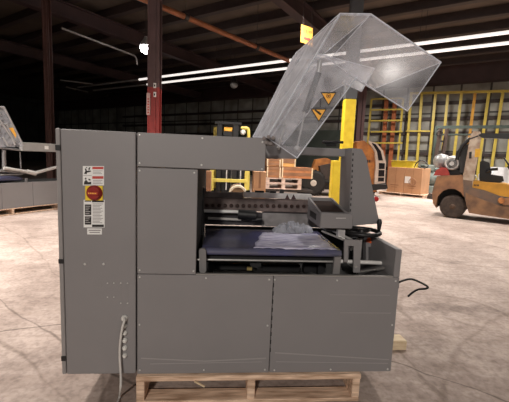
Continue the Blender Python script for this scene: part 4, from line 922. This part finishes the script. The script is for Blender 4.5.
for pts in ([(371.5, 142.5), (376, 144.5), (381, 151.5), (383, 160.5), (378.5, 160.5), (377, 151.5)], [(379, 163), (385, 163.3), (384.6, 169), (378.8, 169)], [(378.7, 170), (384.6, 170), (384.3, 176.5), (378.3, 176.5)], [(378.2, 177.5), (384.2, 177.5), (384, 181.5), (378, 181.5)]):
    obj('window', S8(pts, Y8-.21, .008), mat('dark_glass', (.02, .018, .02), .15), cabf)
obj('bumper', S8([(371, 184.5), (387, 184.5), (388, 188.5), (373, 190.5)], Y8-.25, .3), BLK, t)
mb = MB()
for i, x in enumerate((365.3, 367.3, 369.2)): S8([(x, 160), (x+1.1, 160), (x+1.1, 162.6), (x, 162.6)], Y8-.108, .006, mb)
obj('lettering', mb, INK, t)
# black forks lying across behind the beam
mb = MB(); mb.cyl(AY(322, 141.4, 12.5), AY(355, 142.4, 12.5), .045, n=8)
tag(obj('steel_bar', MB().box(AY(324, 142, 12.5).x, AY(354, 142, 12.5).x, 12.5, 12.7, AY(338, 143.4, 12.5).z, AY(338, 140.8, 12.5).z), DARKST), 'horizontal dark bar behind the bottom of the yellow column', 'bar')

# ============================================================ LIGHT
w = bpy.data.worlds.new('world'); S.world = w; w.use_nodes = True
w.node_tree.nodes['Background'].inputs[0].default_value = (.5, .45, .45, 1); w.node_tree.nodes['Background'].inputs[1].default_value = .02
def area(n, loc, power, size, col=(1, .93, .86), spread=140, aim=None):
    l = bpy.data.lights.new(n, 'AREA'); l.energy = power; l.shape = 'DISK'; l.size = size; l.color = col; l.spread = math.radians(spread)
    o = bpy.data.objects.new(n, l); COL.objects.link(o); o.location = loc
    d = (V(aim)-V(loc)) if aim else V((0, 0, -1)); o.rotation_euler = d.to_track_quat('-Z', 'Y').to_euler(); return o
H = 5.6
area('hall_and_fill_light', (4.3, -6.6, 3.5), 26, .22, aim=(.6, 0, .8), spread=150)
area('hall_and_fill_light', (-1.2, -7.2, 3.9), 208, .5, aim=(.6, 0, .8), spread=150)  # front fill added behind the camera to brighten the machine face
area('hall_and_fill_light', (-3.4, 1.8, H), 240, .6, spread=125)
area('hall_and_fill_light', (2.8, 3.2, H), 110, .6)
area('hall_and_fill_light', (6.5, 5.2, H), 200, .6)
area('hall_and_fill_light', (1.8, 8.0, H), 280, .6, spread=115)
area('hall_and_fill_light', (8.5, 10.5, H), 430, .6)
area('hall_and_fill_light', (11.5, 6.5, H), 300, .6)
area('hall_and_fill_light', (-5.5, 3.2, H), 330, .6, spread=115)
area('hall_and_fill_light', RP(18.2, -2.6, 5.2), 340, .6, spread=178)  # wall fill from here on, added to brighten the back wall
area('hall_and_fill_light', RP(18.2, 3.5, 5.2), 300, .6, spread=178)
area('hall_and_fill_light', RP(18.0, -7.5, 5.2), 35, .6, spread=178)
